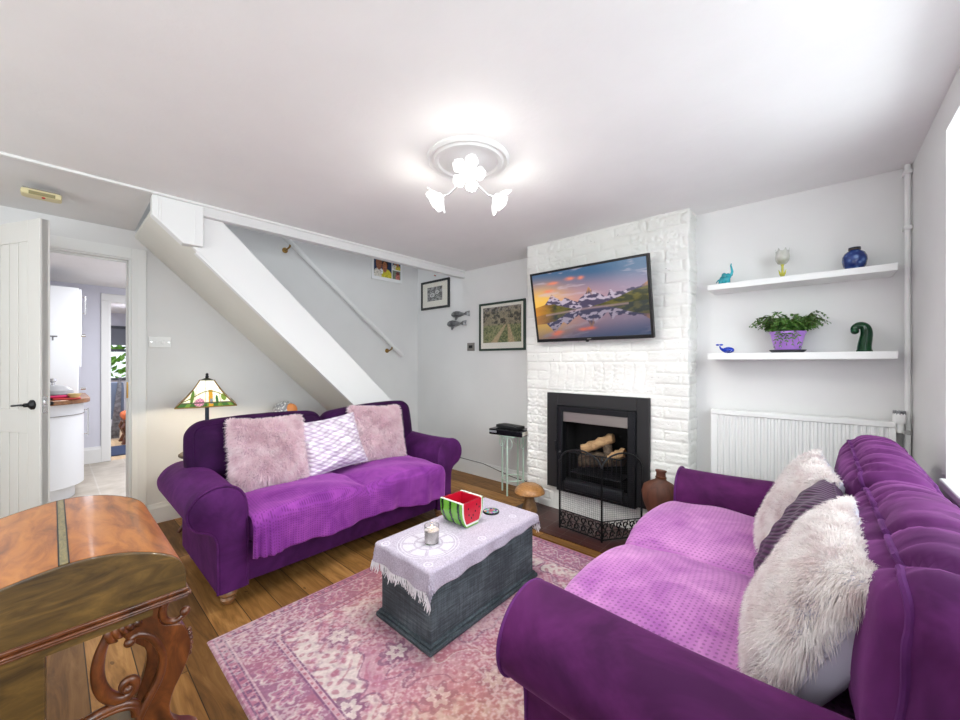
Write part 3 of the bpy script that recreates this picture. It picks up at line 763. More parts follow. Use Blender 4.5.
obj('backing', G().bx(XL+.001,2.435,2.213,XL+.018,2.860,2.60), M['white'], t, bevel=.002)
g = G(); cs = picture(g, XL+.0187, 2.435, 2.213, (0,.425,0), (0,0,.36), 120, 100, pic_family)
obj('photographs', g, M['print'], t, smooth=0, cols=cs)
tag(obj('picture_nail', G().tube([(-3.50,YF,2.305),(-3.50,YF-.025,2.31)], .006), M['redplastic'], loc=(-3.5,YF,2.305)), 'tiny reddish nail above the black framed print', 'nail')

# whale plaques
def whale(name, label, cx, cz, L, sz):
    pr = [(-.50,.02),(-.46,.14),(-.36,.22),(-.22,.24),(-.06,.20),(.10,.12),(.26,.05),(.38,.07),(.47,.17),(.50,.16),(.47,.05),(.44,-.02),(.50,-.12),(.47,-.14),(.36,-.03),(.20,-.06),(.02,-.13),(-.14,-.17),(-.20,-.30),(-.27,-.32),(-.27,-.18),(-.40,-.12)]
    g = G(); n = len(pr)
    for th, s in ((0,1.),(-.010,.97),(-.022,.75)):
        g.v += [(cx+(p[0]*s)*L, YF-.012+th, cz+(p[1]*s)*L*sz) for p in pr]
    for j in range(2): g.f += [(j*n+i, j*n+(i+1)%n, (j+1)*n+(i+1)%n, (j+1)*n+i) for i in range(n)]
    g.f.append(tuple(range(2*n,3*n))); g.f.append(tuple(range(n)))
    t = thing(name, label, 'ornament', (cx,YF,cz), world=True)
    obj('body', g, M['pewter'], t, smooth=60)
    obj('hanger', G().tube([(cx,YF,cz),(cx,YF-.02,cz)], .006), M['pewter'], t)
    g = G()
    for q in range(4): g.tube([(cx-L*.42+q*.02, YF-.034, cz-L*sz*(.05+.02*q)), (cx-L*.15+q*.02, YF-.035, cz-L*sz*(.02+.02*q))], .0015, 5)
    obj('groove_lines', g, M['black'], t)
whale('whale_plaque', 'upper of the two pewter whale plaques between the pictures', -3.065, 1.795, .30, .62)
whale('whale_plaque', 'lower of the two pewter whale plaques between the pictures', -3.125, 1.690, .32, .62)

t = thing('thermostat_plate', 'small brushed steel control plate left of the woodland print', 'switch', (-2.907,YF,1.42), world=True)
obj('plate', G().bx(-2.962,YF-.009,1.375,-2.852,YF,1.465), M['steel'], t, bevel=.003)
obj('insert', G().bx(-2.935,YF-.012,1.405,-2.880,YF-.008,1.437), M['black'], t, bevel=.002)
t = thing('light_switch', 'white double plate switch beside the door architrave', 'switch', (XL,.557,1.405), world=True)
obj('plate', G().bx(XL,.490,1.362,XL+.009,.625,1.448), M['white'], t, bevel=.003)
for y in (.505,.610): obj('screw', G().tube([(XL+.008,y,1.405),(XL+.0105,y,1.405)], .004), M['chrome'], t)
for y in (.535,.572): obj('rocker', G().bx(XL+.008,y-.010,1.392,XL+.0125,y+.010,1.418), M['white'], t, bevel=.002)

t = thing('smoke_alarm', 'cream plastic alarm unit on the lower ceiling by the door', 'alarm', (-3.34,-.04,ZH), world=True)
g = G(); rbox(g, (-3.34,-.042,ZH-.022), (.045,.078,.018), .012, 6)
obj('body', g, M['yellowplastic'], t)
obj('base', G().bx(-3.378,-.112,ZH-.008,-3.302,.028,ZH), M['steel'], t)
obj('lamp', G().sphere((-3.312,-.035,ZH-.040), .008, 8), M['redplastic'], t)
obj('grille', G().bx(-3.306,-.09,ZH-.036,-3.293,.01,ZH-.018), plain('olive_plastic', (150,140,100), .6), t, bevel=.002)

# ------------------------------------------------------------------ television
t = thing('television', 'wide black television showing a mountain lake on the chimney breast', 'television', (-1.3137,2.6925,1.697), 0)
tilt = math.asin(.115/.57); R_ = Matrix.Rotation(tilt, 4, 'X')
TW, TH = .9445, .572
g = G(); g.bx(-TW/2,0,-TH/2,TW/2,.03,TH/2); g.bx(-TW*.36,.03,-TH*.40,TW*.36,.055,TH*.30)
obj('casing', g.xf(R_), M['black'], t, bevel=.003)
bz = G(); q = .017
for a in ((-TW/2,-.008,-TH/2,-TW/2+q,.001,TH/2), (TW/2-q,-.008,-TH/2,TW/2,.001,TH/2), (-TW/2+q,-.008,-TH/2,TW/2-q,.001,-TH/2+.026), (-TW/2+q,-.008,TH/2-q,TW/2-q,.001,TH/2)): bz.bx(*a)
obj('bezel', bz.xf(R_), M['black'], t, bevel=.002)
g = G(); cs = picture(g, -TW/2+q, -.0015, -TH/2+.026, (TW-2*q,0,0), (0,0,TH-.026-q), 300, 180, pic_tv)
sm = NM('lit_screen'); a_ = sm.new('ShaderNodeVertexColor'); a_.layer_name = 'Col'
sm.set(Base_Color=(.01,.01,.012,1), Roughness=.18, Emission_Color=a_.outputs[0], Emission_Strength=.8)
obj('screen', g.xf(R_), sm.m, t, smooth=0, cols=cs)
obj('maker_mark', G().bx(-.016,-.0095,-TH/2+.010,.016,-.0078,-TH/2+.017).xf(R_), M['steel'], t, label='small silver maker mark')
g = G().bx(-.10,.05,-.12,.10,.075,.12).xf(R_); g.bx(-.04,.06,-.04,.04,.128,.04)
obj('wall_bracket', g, M['black'], t)
obj('sensor', G().lathe([(0,-.012),(.012,-.008),(.014,0)], n=14).xf(R_ @ Matrix.Translation((-.02,.0,-TH/2))), M['black'], t)

# ------------------------------------------------------------------ ceiling rose and light
cx_, cy_ = -1.33, 1.405
tag(obj('ceiling_rose', G().lathe([(.209,0),(.209,-.010),(.198,-.019),(.188,-.012),(.180,-.012),(.172,-.022),(.156,-.022),(.149,-.012),(.085,-.014),(.06,-.024),(.035,-.026),(0,-.026)], (cx_,cy_,ZC), 64), M['white'], loc=(cx_,cy_,ZC)), 'round white moulded plaster rose on the ceiling', 'ceiling rose')
t = thing('ceiling_light', 'three-armed ceiling light with glowing white rose-shaped shades', 'light', (cx_,cy_,ZC-.026))
obj('cup', G().lathe([(0,0),(.045,0),(.045,-.012),(.03,-.035),(.012,-.05),(.012,-.075),(.02,-.085),(.02,-.1),(0,-.108)]), M['white'], t)
def flower(parent, A):
    # A: matrix placing flower, axis +Z outwards
    cup = G().lathe([(.012,-.035),(.022,-.03),(.034,-.01),(.040,.012),(.036,.03)], n=24, wob=lambda a, j: 1+.05*math.sin(5*a))
    body = obj('shade', cup.xf(A), M['petal'], parent)
    for L, (n, r0, ln, tw, op) in enumerate(((5,.030,.064,0,.72),(4,.020,.050,.5,.35))):
        g = G()
        for k in range(n):
            a0 = 2*PI*k/n+tw
            def fn(u, v, a0=a0):
                s = (u-.5)*2; wdt = math.sin(PI*min(1, .18+v*.75))*.028*(1.15 if L == 0 else .9)*(1-.35*v**3)
                r = r0+v*ln*op+.006*s*s; z = -.015+v*ln*(1.05-op*.7)-.010*(v**3)*(L == 0)
                ca, sa = math.cos(a0), math.sin(a0)
                return (ca*r-sa*s*wdt, sa*r+ca*s*wdt, z+.007*s*s*v)
            g.grid(fn, 8, 8)
        obj('petal_ring', g.xf(A), M['petal'], body, smooth=180, solid=.0025)
    obj('bulb', G().sphere((0,0,.012), .016, 8).xf(A), M['bulbcore'], parent)
LIGHTS = []
for k, an in enumerate((-46.6, 73.4, 193.4)):
    a = math.radians(an); d = Vector((math.cos(a), math.sin(a), 0))
    ps = [Vector((0,0,-.09))+d*.012, Vector((0,0,-.085))+d*.05, Vector((0,0,-.105))+d*.085, Vector((0,0,-.125))+d*.12, Vector((0,0,-.125))+d*.15]
    obj('arm', G().tube(ps, .0045, 8), M['chrome'], t)
    ax = (d+Vector((0,0,-.45))).normalized(); c = d*.19+Vector((0,0,-.138))
    A = Matrix.Translation(c) @ ax.to_track_quat('Z', 'Y').to_matrix().to_4x4()
    flower(t, A)
    LIGHTS.append((cx_+c.x+ax.x*.05, cy_+c.y+ax.y*.05, ZC-.026+c.z-.05))
# ------------------------------------------------------------------ sofas
def arm_profile():
    P_ = [(.665,.09),(.665,.46),(.672,.54),(.695,.59),(.735,.622),(.785,.632),(.835,.624),(.880,.600),(.912,.560),(.924,.515),(.915,.470),(.890,.437),(.858,.420),(.828,.405),(.806,.375),(.797,.32),(.797,.09)]
    return P_
def smoothpoly(P_, it=1):
    for _ in range(it):
        Q = []
        for i in range(len(P_)-1):
            a, b = P_[i], P_[i+1]
            Q += [(a[0]*.75+b[0]*.25, a[1]*.75+b[1]*.25), (a[0]*.25+b[0]*.75, a[1]*.25+b[1]*.75)]
        P_ = [P_[0]]+Q+[P_[-1]]
    return P_
def make_sofa(name, label, loc, rz, D, wrink, bt, bz0, bz1, lean, dark):
    t = thing(name, label, 'sofa', loc, rz, group=None)
    V_, P2 = (M['velvet'] if dark else M['velvet_plum']), M['piping']
    g = G(); rbox(g, (-D/2,0,.20), (D/2-.02,.66,.105), .018, (10,14,4), (0,0,0))
    obj('base', g, V_, t)
    prof = smoothpoly(arm_profile(), 2)
    for s in (-1, 1):
        # arm as a lofted profile with soft ends
        xs = [(-D,.86),(-D+.008,.94),(-D+.02,.985),(-D+.04,1)]+[(-D+.04+(D-.08)*k/12, 1) for k in range(1,12)]+[(-.04,1),(-.015,.99),(-.005,.96),(0,.90)]
        cxp, czp = .765, .40; g = G(); n = len(prof)
        for x, k in xs:
            dl_ = (1-k)*.12
            for (y, z) in prof:
                ddx, ddz = y-.79, z-(.50 if z > .40 else z)
                L = math.hypot(ddx, ddz) or 1
                sag = .006*math.sin((x+D)*7+s)*(z > .55)
                g.v.append((x, s*(y-ddx/L*dl_*.9), z-ddz/L*dl_*.9+sag))
        m = len(xs)
        for i in range(m-1):
            for j in range(n-1): g.f.append((i*n+j, (i+1)*n+j, (i+1)*n+j+1, i*n+j+1))
            g.f.append((i*n+n-1, (i+1)*n+n-1, (i+1)*n, i*n))
        g.f.append(tuple(range(n))); g.f.append(tuple((m-1)*n+j for j in range(n)))
        arm = obj('arm', g, V_, t, smooth=50)
        obj('piping', G().tube([(-.010, s*y, z) for y, z in prof], .0055, 8), P2, arm)
    g = G(); rbox(g, (-D+.075,0,.43), (.07,.66,.34), .045, (4,14,8), (.01,0,.0)); obj('back_frame', g, V_, t)
    for s in (-1, 1):
        g = G(); rbox(g, (.02-(D/2-.115),s*.3325,.375), (D/2-.115,.328,.085), .05, (14,14,5), (.01,.0,.022), M=None)
        obj('seat_cushion', g, V_, t)
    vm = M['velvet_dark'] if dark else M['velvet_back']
    for s in (-1, 1):
        hh = (bt/2, .405, (bz1-bz0)/2); rr = .085
        ph = s*1.3
        def disp(p, o, d, s=s, ph=ph):
            # gathered pleats run from the seam over the top and down the faces
            y = p[1]*hh[1]; z = p[2]; w = 0
            for k_, (f, a) in enumerate(((15,1.5),(26,1.1),(43,.7))):
                sn_ = math.sin(f*y+ph*3+k_*1.7+1.3*math.sin(2.2*z+k_+ph)+1.2*math.sin(7*y+k_)+1.1*p[0]*math.sin(3*y+k_))
                w += a*(.25-math.exp(-(sn_/.22)**2))
            rim = max(0, (abs(p[2])-.2)/.8)**1.2
            side = max(0, (abs(p[1])-.80)/.20)
            wz = math.sin(26*z*hh[2]*1.6+ph*2+1.5*math.sin(8*p[0]))
            top = p[2] > .97
            am = wrink*(.0075 if top else .0058)*(rim if not top else 1.)
            o2 = d*(am*w+wrink*.003*side*wz)
            return o2
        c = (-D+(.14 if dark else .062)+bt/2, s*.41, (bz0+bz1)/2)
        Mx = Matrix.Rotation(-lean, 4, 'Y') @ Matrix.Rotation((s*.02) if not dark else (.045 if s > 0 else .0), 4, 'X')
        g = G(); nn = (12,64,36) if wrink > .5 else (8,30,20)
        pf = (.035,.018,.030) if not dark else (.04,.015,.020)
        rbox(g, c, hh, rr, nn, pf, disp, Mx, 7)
        bc = obj('back_cushion', g, vm, t, smooth=80)
        for fx in (1, -1):
            pts = []
            N = 44
            ring = [(-1+2*k/N, 1) for k in range(N)]+[(1, 1-2*k/N) for k in range(N)]+[(1-2*k/N, -1) for k in range(N)]+[(-1, -1+2*k/N) for k in range(N)]
            for (a, b) in ring:
                o = Mx @ rbmap((fx*.999, a, b), hh, rr, pf, disp, 7)
                q = o+Vector(c)
                if not pts or (q-pts[-1]).length > .004: pts.append(q)
            obj('piping', G().tube(pts, .0068 if not dark else .0045, 8, closed=True), P2 if not dark else vm, bc)
    for sx in (-.075, -D+.08):
        for s in (-1, 1):
            pr = [(0,.10),(.030,.10),(.034,.088),(.028,.080),(.040,.066),(.043,.052),(.034,.040),(.028,.036),(.036,.026),(.030,.010),(.022,0),(0,0)]
            obj('foot', G().lathe(pr, (sx,s*.735,0), 24), M['turned'], t, label='turned wooden bun foot')
    return t
M['velvet_back'] = velvet('plum_velvet_back', (64,20,66), (94,36,96), .34, (210,124,204), 5)
S1Y, S2Y = 1.342, 1.67
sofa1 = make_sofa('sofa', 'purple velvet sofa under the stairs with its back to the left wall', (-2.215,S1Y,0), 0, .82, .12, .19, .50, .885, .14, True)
sofa2 = make_sofa('sofa', 'plum velvet sofa in the right foreground with gathered back cushions', (-.615,S2Y,0), PI, .95, 1., .20, .50, .905, .07, False)

def throw(name, label, loc, rz, mat, y0, y1, xb, xf, hem0, hem1, zt, folds, drop=True):
    # sheet over the two seat cushions, hanging down at the front
    t = G(); NU, NV = 84, 130
    L_top = xf-xb
    def fn(u, v):
        y = y0+(y1-y0)*v
        yl = (y % .665)/.665 if y >= 0 else ((y+.665) % .665)/.665
        puff = max(0, math.sin(PI*yl))**.55
        hem = hem0+(hem1-hem0)*v
        top = zt-.038+.048*puff
        Ls = L_top; Ld = top-hem
        s = u*(Ls+Ld+.03)
        r = .055
        if s < Ls-r:
            x = xb+s; z = top
        elif s < Ls-r+r*PI/2:
            a = (s-(Ls-r))/r; x = xf-r+r*math.sin(a); z = top-r+r*math.cos(a)
        else:
            q = s-(Ls-r+r*PI/2); x = xf; z = top-r-q
        k = max(0, (s-Ls+.02)/max(Ld, .05))
        x += .022*puff+k*(.010*math.sin(y*19)+.007*math.sin(y*43+1))
        if folds:
            e = math.exp(-((v-.03)/.06)**2); x += k*e*.013*math.sin(v*230); z += 0
        bx_ = (s/Ls)
        if s < Ls: z += .020*math.sin(PI*min(1, max(0, bx_)))+.006*math.sin(9*x+5*y)*math.sin(7*y)+.004*math.sin(23*x-11*y)
        z += .012*k*math.sin(5*y+1)+.006*k*math.sin(11*y)
        return (x, y, z)
    t.grid(fn, NU, NV)
    o = obj(name, t, mat, loc=None, smooth=180, solid=.010)
    o.location = loc; o.rotation_euler = (0,0,rz)
    return tag(o, label, 'throw')
throw('fleece_throw', 'bright purple honeycomb fleece throw over the left sofa seat', (-2.215,S1Y,0), 0, M['throw'], -.662, .662, -.56, .070, .322, .280, .47, True)
throw('fleece_throw', 'lilac dimpled fleece throw over the right sofa seat', (-.615,S2Y,0), PI, M['throw_pink'], -.662, .662, -.74, .025, .36, .36, .485, False)

# ------------------------------------------------------------------ cushions
def pillow_pt(u, v, s, w, h, th, seed=0):
    # u,v in [-1,1]; s side
    pin = .07
    x = w/2*u*(1-pin*(1-v*v)*abs(u)**1.5*0 - pin*(1-v*v)*u*u)
    z = h/2*v*(1-pin*(1-u*u)*v*v)
    e = (max(0, 1-abs(u)**2.6)*max(0, 1-abs(v)**2.6))**.42
    y = s*th/2*e*(1+.08*math.sin(3*u+seed)*math.cos(2.5*v+seed))
    return Vector((x, y, z))
def make_pillow(name, label, loc, Mr, w, h, th, mats, fur=None, seed=0, group=None, wr=0, both=True):
    t = thing(name, label, 'cushion', loc, group=group)
    n = 30; g = G(); rr = random.Random(seed)
    def P_(u, v, s):
        p = pillow_pt(u, v, s, w, h, th, seed)
        if wr:
            e = (1-u*u)*(1-v*v)
            p.y += s*wr*(math.sin(9*u+5*v+seed)+.7*math.sin(16*v-7*u))*min(1, e*3)*.5
        return Mr @ p
    for s in (-1, 1):
        g2 = G().grid(lambda a, b: P_(2*a-1, 2*b-1, s), n, n)
        if s < 0: g2.f = [tuple(reversed(f)) for f in g2.f]
        if s == -1: front = g2
        else: back = g2
    f_o = obj('cover', front, mats[0], t, smooth=180)
    b_o = obj('back_panel', back, mats[1], t, smooth=180)
    ring = [(-1+2*k/30, -1) for k in range(30)]+[(1, -1+2*k/30) for k in range(30)]+[(1-2*k/30, 1) for k in range(30)]+[(-1, 1-2*k/30) for k in range(30)]
    obj('seam', G().tube([P_(a, b, 0) for a, b in ring], .004, 6, closed=True), mats[1], t)
    if fur:
        cnt, ln, wd, mat, droop = fur
        g = G(); down = Vector((0,0,-1))
        nrs = np.random.default_rng(seed+5)
        ph = [nrs.random()*6 for _ in range(4)]
        for i in range(cnt):
            rim = rr.random() < .22
            if rim:
                k = rr.random()*4; sd = int(k); q = (k-sd)*2-1
                u, v = [(q,-1),(1,q),(q,1),(-1,q)][sd]; u *= rr.uniform(.93,1); v *= rr.uniform(.93,1)
            else: u, v = rr.uniform(-1,1), rr.uniform(-1,1)
            s = -1
            p = pillow_pt(u, v, s, w, h, th, seed)
            e = .02
            pu = pillow_pt(min(1,u+e), v, s, w, h, th, seed)-pillow_pt(max(-1,u-e), v, s, w, h, th, seed)
            pv = pillow_pt(u, min(1,v+e), s, w, h, th, seed)-pillow_pt(u, max(-1,v-e), s, w, h, th, seed)
            nr = pu.cross(pv)
            if nr.y > 0: nr = -nr
            if nr.length < 1e-9: nr = Vector((0,-1,0))
            nr.normalize(); out = Vector((u**5, 0, v**5)); nr = (nr+out*1.1).normalized()
            # clumped comb direction
            cdir = Vector((math.sin(5*u+3*v+ph[0])+.6*math.sin(13*v-8*u+ph[1]), 0, math.cos(6*v-4*u+ph[2])+.6*math.sin(15*u+9*v+ph[3])))
            dr = (nr*1.0+cdir*.42+Vector((rr.gauss(0,.25), rr.gauss(0,.12), rr.gauss(0,.25)))).normalized()
            p = Mr @ p; dr = (Mr.to_3x3() if hasattr(Mr,'to_3x3') else Mr) @ dr
            L = ln*rr.uniform(.6,1.15)
            a = dr*(L*.5)+down*(droop*L*.12); b = dr*(L*.85)+down*(droop*L*.5)
            sv = dr.cross(Vector((rr.gauss(0,1),rr.gauss(0,1),rr.gauss(0,1)))).normalized()*wd*rr.uniform(.7,1.3)
            g.add([p-sv, p+sv, p+a+sv*.8, p+a-sv*.8, p+b], [(0,1,2,3),(3,2,4)])
        fo = obj('fur_pile', g, mat, t, smooth=0)
        fo['kind'] = 'stuff'
    return t
def furmat(name, c0, c1, c2):
    m = NM(name); v = m.coord()
    m.set(Base_Color=m.ramp(m.noise(v, 16, 5, .6), [(.3,c0),(.5,c1),(.75,c2)]), Roughness=.8, Specular_IOR_Level=.15, Sheen_Weight=.3)
    tr = m.new('ShaderNodeBsdfTranslucent'); m.l.new(m.b.inputs['Base Color'].links[0].from_socket, tr.inputs['Color'])
    mx = m.new('ShaderNodeMixShader'); mx.inputs[0].default_value = .5
    m.l.new(m.b.outputs[0], mx.inputs[1]); m.l.new(tr.outputs[0], mx.inputs[2]); m.l.new(mx.outputs[0], m.out.inputs[0])
    return m.m
M['fur_pink'] = furmat('blush_fur', (238,214,222), (249,232,237), (254,246,248))
M['fur_grey'] = furmat('silver_fur', (222,206,206), (244,238,236), (254,252,251))
M['satin'] = plain('pale_satin', (206,202,216), .3, Sheen_Weight=.3)
def quilted():
    m = NM('silver_quilt'); v = m.coord(rot=(0,0,0)); sep = m.new('ShaderNodeSeparateXYZ'); m.l.new(v, sep.inputs[0])
    a = m.math('MULTIPLY', sep.outputs[1], 48.); b = m.math('MULTIPLY', sep.outputs[2], 110.)
    h = m.math('MULTIPLY', m.math('ABSOLUTE', m.math('SINE', m.math('ADD', a, b))), m.math('ABSOLUTE', m.math('SINE', m.math('SUBTRACT', m.math('MULTIPLY', a, .8), b))))
    f = m.math('ADD', m.math('MULTIPLY', h, .8), m.math('MULTIPLY', m.noise(m.coord(), 18, 4), .2))
    m.set(Base_Color=m.ramp(f, [(.08,(178,152,184)),(.3,(212,198,216)),(.8,(236,230,238))]), Roughness=.3, Metallic=.15, Sheen_Weight=.4)
    m.bump(h, .5, .006); m.bump(m.noise(m.coord(), 14, 4), .3, .01)
    return m.m
M['quilt'] = quilted()
def striped():
    m = NM('aubergine_satin'); v = m.coord(); w = m.new('ShaderNodeTexWave'); w.bands_direction = 'DIAGONAL'; m.l.new(v, w.inputs['Vector'])
    w.inputs['Scale'].default_value = 24; w.inputs['Distortion'].default_value = 1.6; w.inputs['Detail'].default_value = 1
    m.set(Base_Color=m.ramp(w.outputs['Fac'], [(.2,(34,10,38)),(.7,(74,30,72))]), Roughness=.5, Specular_IOR_Level=.25, Sheen_Weight=.1); m.bump(w.outputs['Fac'], .5, .006)
    return m.m
M['stripe'] = striped()
M['fleece_back'] = plain('pink_backing', (214,190,204), .8)
def face(nx, ny, tilt_back, roll=0):
    # pillow front (-Y local) turned to face horizontal direction (nx, ny), leaning back
    yaw = math.atan2(ny, nx)+PI/2
    return Matrix.Rotation(yaw, 4, 'Z') @ Matrix.Rotation(-tilt_back, 4, 'X') @ Matrix.Rotation(roll, 4, 'Y')
fp, fg = M['fur_pink'], M['fur_grey']
make_pillow('fur_cushion', 'fluffy blush fur cushion at the lamp end of the left sofa', (-2.60,.905,.685), face(1,-.06,.36,.03), .42, .42, .15, (M['fleece_back'],M['fleece_back']), (15000,.046,.0022,fp,.6), 1)
make_pillow('quilted_cushion', 'silvery quilted cushion between the two fluffy blush cushions', (-2.565,1.32,.675), face(1,-.05,.42,-.10), .43, .38, .14, (M['quilt'],M['quilt']), None, 4, wr=.020)
make_pillow('fur_cushion', 'fluffy blush fur cushion at the chimney end of the left sofa', (-2.61,1.70,.70), face(1,-.12,.34,.06), .42, .40, .15, (M['fleece_back'],M['fleece_back']), (13000,.046,.0022,fp,.6), 2)
make_pillow('fur_cushion', 'large silver fur cushion nearest the viewer on the right sofa', (-.005,1.215,.675), face(-1,-.10,.44,.08), .43, .42, .17, (M['satin'],M['satin']), (38000,.038,.0010,fg,.8), 3)
make_pillow('satin_cushion', 'aubergine striped satin cushion between the two silver fur cushions', (-.045,1.60,.665), face(-1,-.02,.46,-.02), .42, .42, .14, (M['stripe'],M['stripe']), None, 6, wr=.008)
make_pillow('fur_cushion', 'silver fur cushion by the radiator on the right sofa', (-.055,1.96,.665), face(-1,-.14,.44,.05), .44, .42, .15, (M['satin'],M['satin']), (20000,.040,.0015,fg,.7), 7)
# ------------------------------------------------------------------ rug (woven pattern, one colour per knot)
def make_rug():
    x0, x1, y0, y1 = -2.03, -.50, .455, 2.285
    nx, ny = 420, 500
    X_, Y_ = np.meshgrid(np.linspace(x0,x1,nx+1), np.linspace(y0,y1,ny+1), indexing='ij')
    u = X_-x0; v = Y_-y0; Wd, Ht = x1-x0, y1-y0
    # distance to the edge (long way) for borders
    e = np.minimum(np.minimum(u, Wd-u), np.minimum(v, Ht-v))
    side = np.where(np.minimum(u, Wd-u) < np.minimum(v, Ht-v), v, u)
    one = np.ones(X_.shape+(3,))
    plum, pink, cream, rose, orng, gold = [one*rgb(*c) for c in ((118,66,110),(182,118,146),(214,200,196),(168,90,116),(196,112,92),(206,166,112))]
    n1 = fbm(X_*3.2, Y_*3.2, 4, 1); n2 = fbm(X_*22, Y_*22, 4, 2); n3 = fbm(X_*110, Y_*110, 2, 3)
    def roset(a, b, per, r0):
        q = (a/per)-np.floor(a/per)-.5; rr = np.hypot(q*per, b); th = np.arctan2(b, q*per)
        return rr/(r0*(1+.18*np.cos(8*th))), th
    field = mixc(cream, pink, sstep(.42,.62,n2*.6+n1*.4))
    fl = np.abs(np.sin(X_*58+3*np.sin(Y_*23)))*np.abs(np.sin(Y_*52+3*np.sin(X_*27)))
    field = mixc(field, rose, .75*sstep(.50,.72,fl)); field = mixc(field, plum, .6*sstep(.60,.9,np.abs(np.sin(X_*31+2*np.sin(Y_*37)))*np.abs(np.sin(Y_*33+2*np.sin(X_*29)))*(n2+.45)))
    # nested lozenge medallion
    mu = np.abs(X_-(x0+x1)/2)/(Wd/2-.24); mv = np.abs(Y_-(y0+y1)/2)/(Ht/2-.24)
    lz = mu**1.25+mv**1.25+.05*np.sin(26*mu)+.05*np.sin(24*mv)
    field = mixc(field, pink, .7*(lz < .92)); field = mixc(field, rose, .5*sstep(.55,.8,fl)*(lz < .92))
    for r, c, w in ((.92,plum,.012),(.66,plum,.010),(.40,cream,.014),(.38,rose,.02),(.2,plum,.02)):
        field = mixc(field, c, .8*(np.abs(lz-r) < w))
    for (ax, ay) in ((-1.62,.86),(-1.25,.70),(-1.42,1.35),(-.95,1.15),(-1.7,1.6),(-1.05,.95),(-1.35,.98)):
        d = np.hypot((X_-ax), (Y_-ay)); th = np.arctan2(Y_-ay, X_-ax); k = d/(.060*(1+.25*np.cos(6*th)))
        field = mixc(field, plum, .8*(k < 1)); field = mixc(field, cream, .9*((k < .62) & (k > .2)))
    out = field
    # main border
    ed = e-.125; rk, th = roset(side, ed, .155, .055)
    bord = mixc(pink, plum, .55+0*n1); bord = mixc(bord, cream, .6*((rk < 1) & (rk > .8))); bord = mixc(bord, pink, .7*(rk <= .8)); bord = mixc(bord, plum, .8*((rk < .5) & (rk > .36))); bord = mixc(bord, cream, .6*(rk < .2))
    vine = np.abs(ed-.045*np.sin(side/.155*2*PI)) < .006; bord = mixc(bord, cream, .5*vine)
    bord = mixc(bord, rose, .5*sstep(.55,.7,n2))
    out = np.where(((e > .06) & (e < .20))[..., None], bord, out)
    for a, b, c in ((0,.016,pink),(.016,.022,plum),(.022,.05,mixc(pink,rose,.5*one[...,0])),(.05,.058,plum),(.058,.064,mixc(cream,pink,.6*one[...,0])),(.196,.203,plum),(.203,.222,mixc(cream,pink,.6*one[...,0])),(.222,.228,plum)):
        m = (e >= a) & (e < b); out = np.where(m[..., None], c, out)
    m = (e > .026) & (e < .046) & (np.sin(side*150) > .2); out = np.where(m[..., None], plum, out)
    m = (e > .206) & (e < .219) & (np.sin(side*190) > .3); out = np.where(m[..., None], rose, out)
    # warm orange tint in two places, golden in another
    warm = np.clip(np.exp(-((X_+1.72)**2/.10+(Y_-1.35)**2/.16))+.9*np.exp(-((X_+.92)**2/.07+(Y_-.98)**2/.10)), 0, 1)
    out = mixc(out, out*.40+orng*.56, warm*.9)
    gold_ = np.clip(np.exp(-((X_+.80)**2/.05+(Y_-.86)**2/.06)), 0, 1); out = mixc(out, out*.4+gold*.6, gold_*.6)
    # distress
    out = mixc(out, one*rgb(196,170,176), .12); out = mixc(out, cream, .45*sstep(.48,.64,n1*.5+n3*.5)); out = out*(.80+.36*n3[..., None])
    g = G(); hz = .008+.0008*n3
    e2 = np.clip(e/.006, 0, 1); Zr = hz*e2+.001
    g.v = [tuple(p) for p in np.stack([X_-x0-.7, Y_-y0-.9, Zr], -1).reshape(-1, 3)]
    g.f = [(i*(ny+1)+j, (i+1)*(ny+1)+j, (i+1)*(ny+1)+j+1, i*(ny+1)+j+1) for i in range(nx) for j in range(ny)]
    cm = colmat('woven_rug', .95, spec=.1, bumpsc=500, bst=.3); cm.set(Sheen_Weight=.15)
    o = obj('rug', g, cm.m, None, smooth=0, cols=out.reshape(-1, 3)); o.location = (x0+.7, y0+.9, 0)
    bk = obj('backing', G().bx(-.7+.004,-.9+.004,0,Wd-.7-.004,Ht-.9-.004,.001), M['paper'], o)
    tag(o, 'faded pink and purple patterned rug on the oak floor', 'rug')
make_rug()

# ------------------------------------------------------------------ chest coffee table
t = thing('wooden_chest', 'grey-washed wooden chest used as a coffee table on the rug', 'chest', (-1.42,1.46,.009), world=True)
cx0_, cx1_, cy0_, cy1_ = -1.595, -1.232, 1.070, 1.845
g = G(); g.bx(cx0_,cy0_,.03,cx1_,cy1_,.345)
obj('body', g, M['chest'], t, bevel=.005)
g = G(); g.bx(cx0_-.022,cy0_-.022,.009,cx1_+.022,cy1_+.022,.032)
g2 = G().bx(cx0_-.012,cy0_-.012,.032,cx1_+.012,cy1_+.012,.044)
obj('plinth', g, M['chest'], t, bevel=.008); obj('plinth_moulding', g2, M['chest'], t, bevel=.006)
obj('lid', G().bx(cx0_-.008,cy0_-.008,.347,cx1_+.008,cy1_+.008,.368), M['chest'], t, bevel=.004)
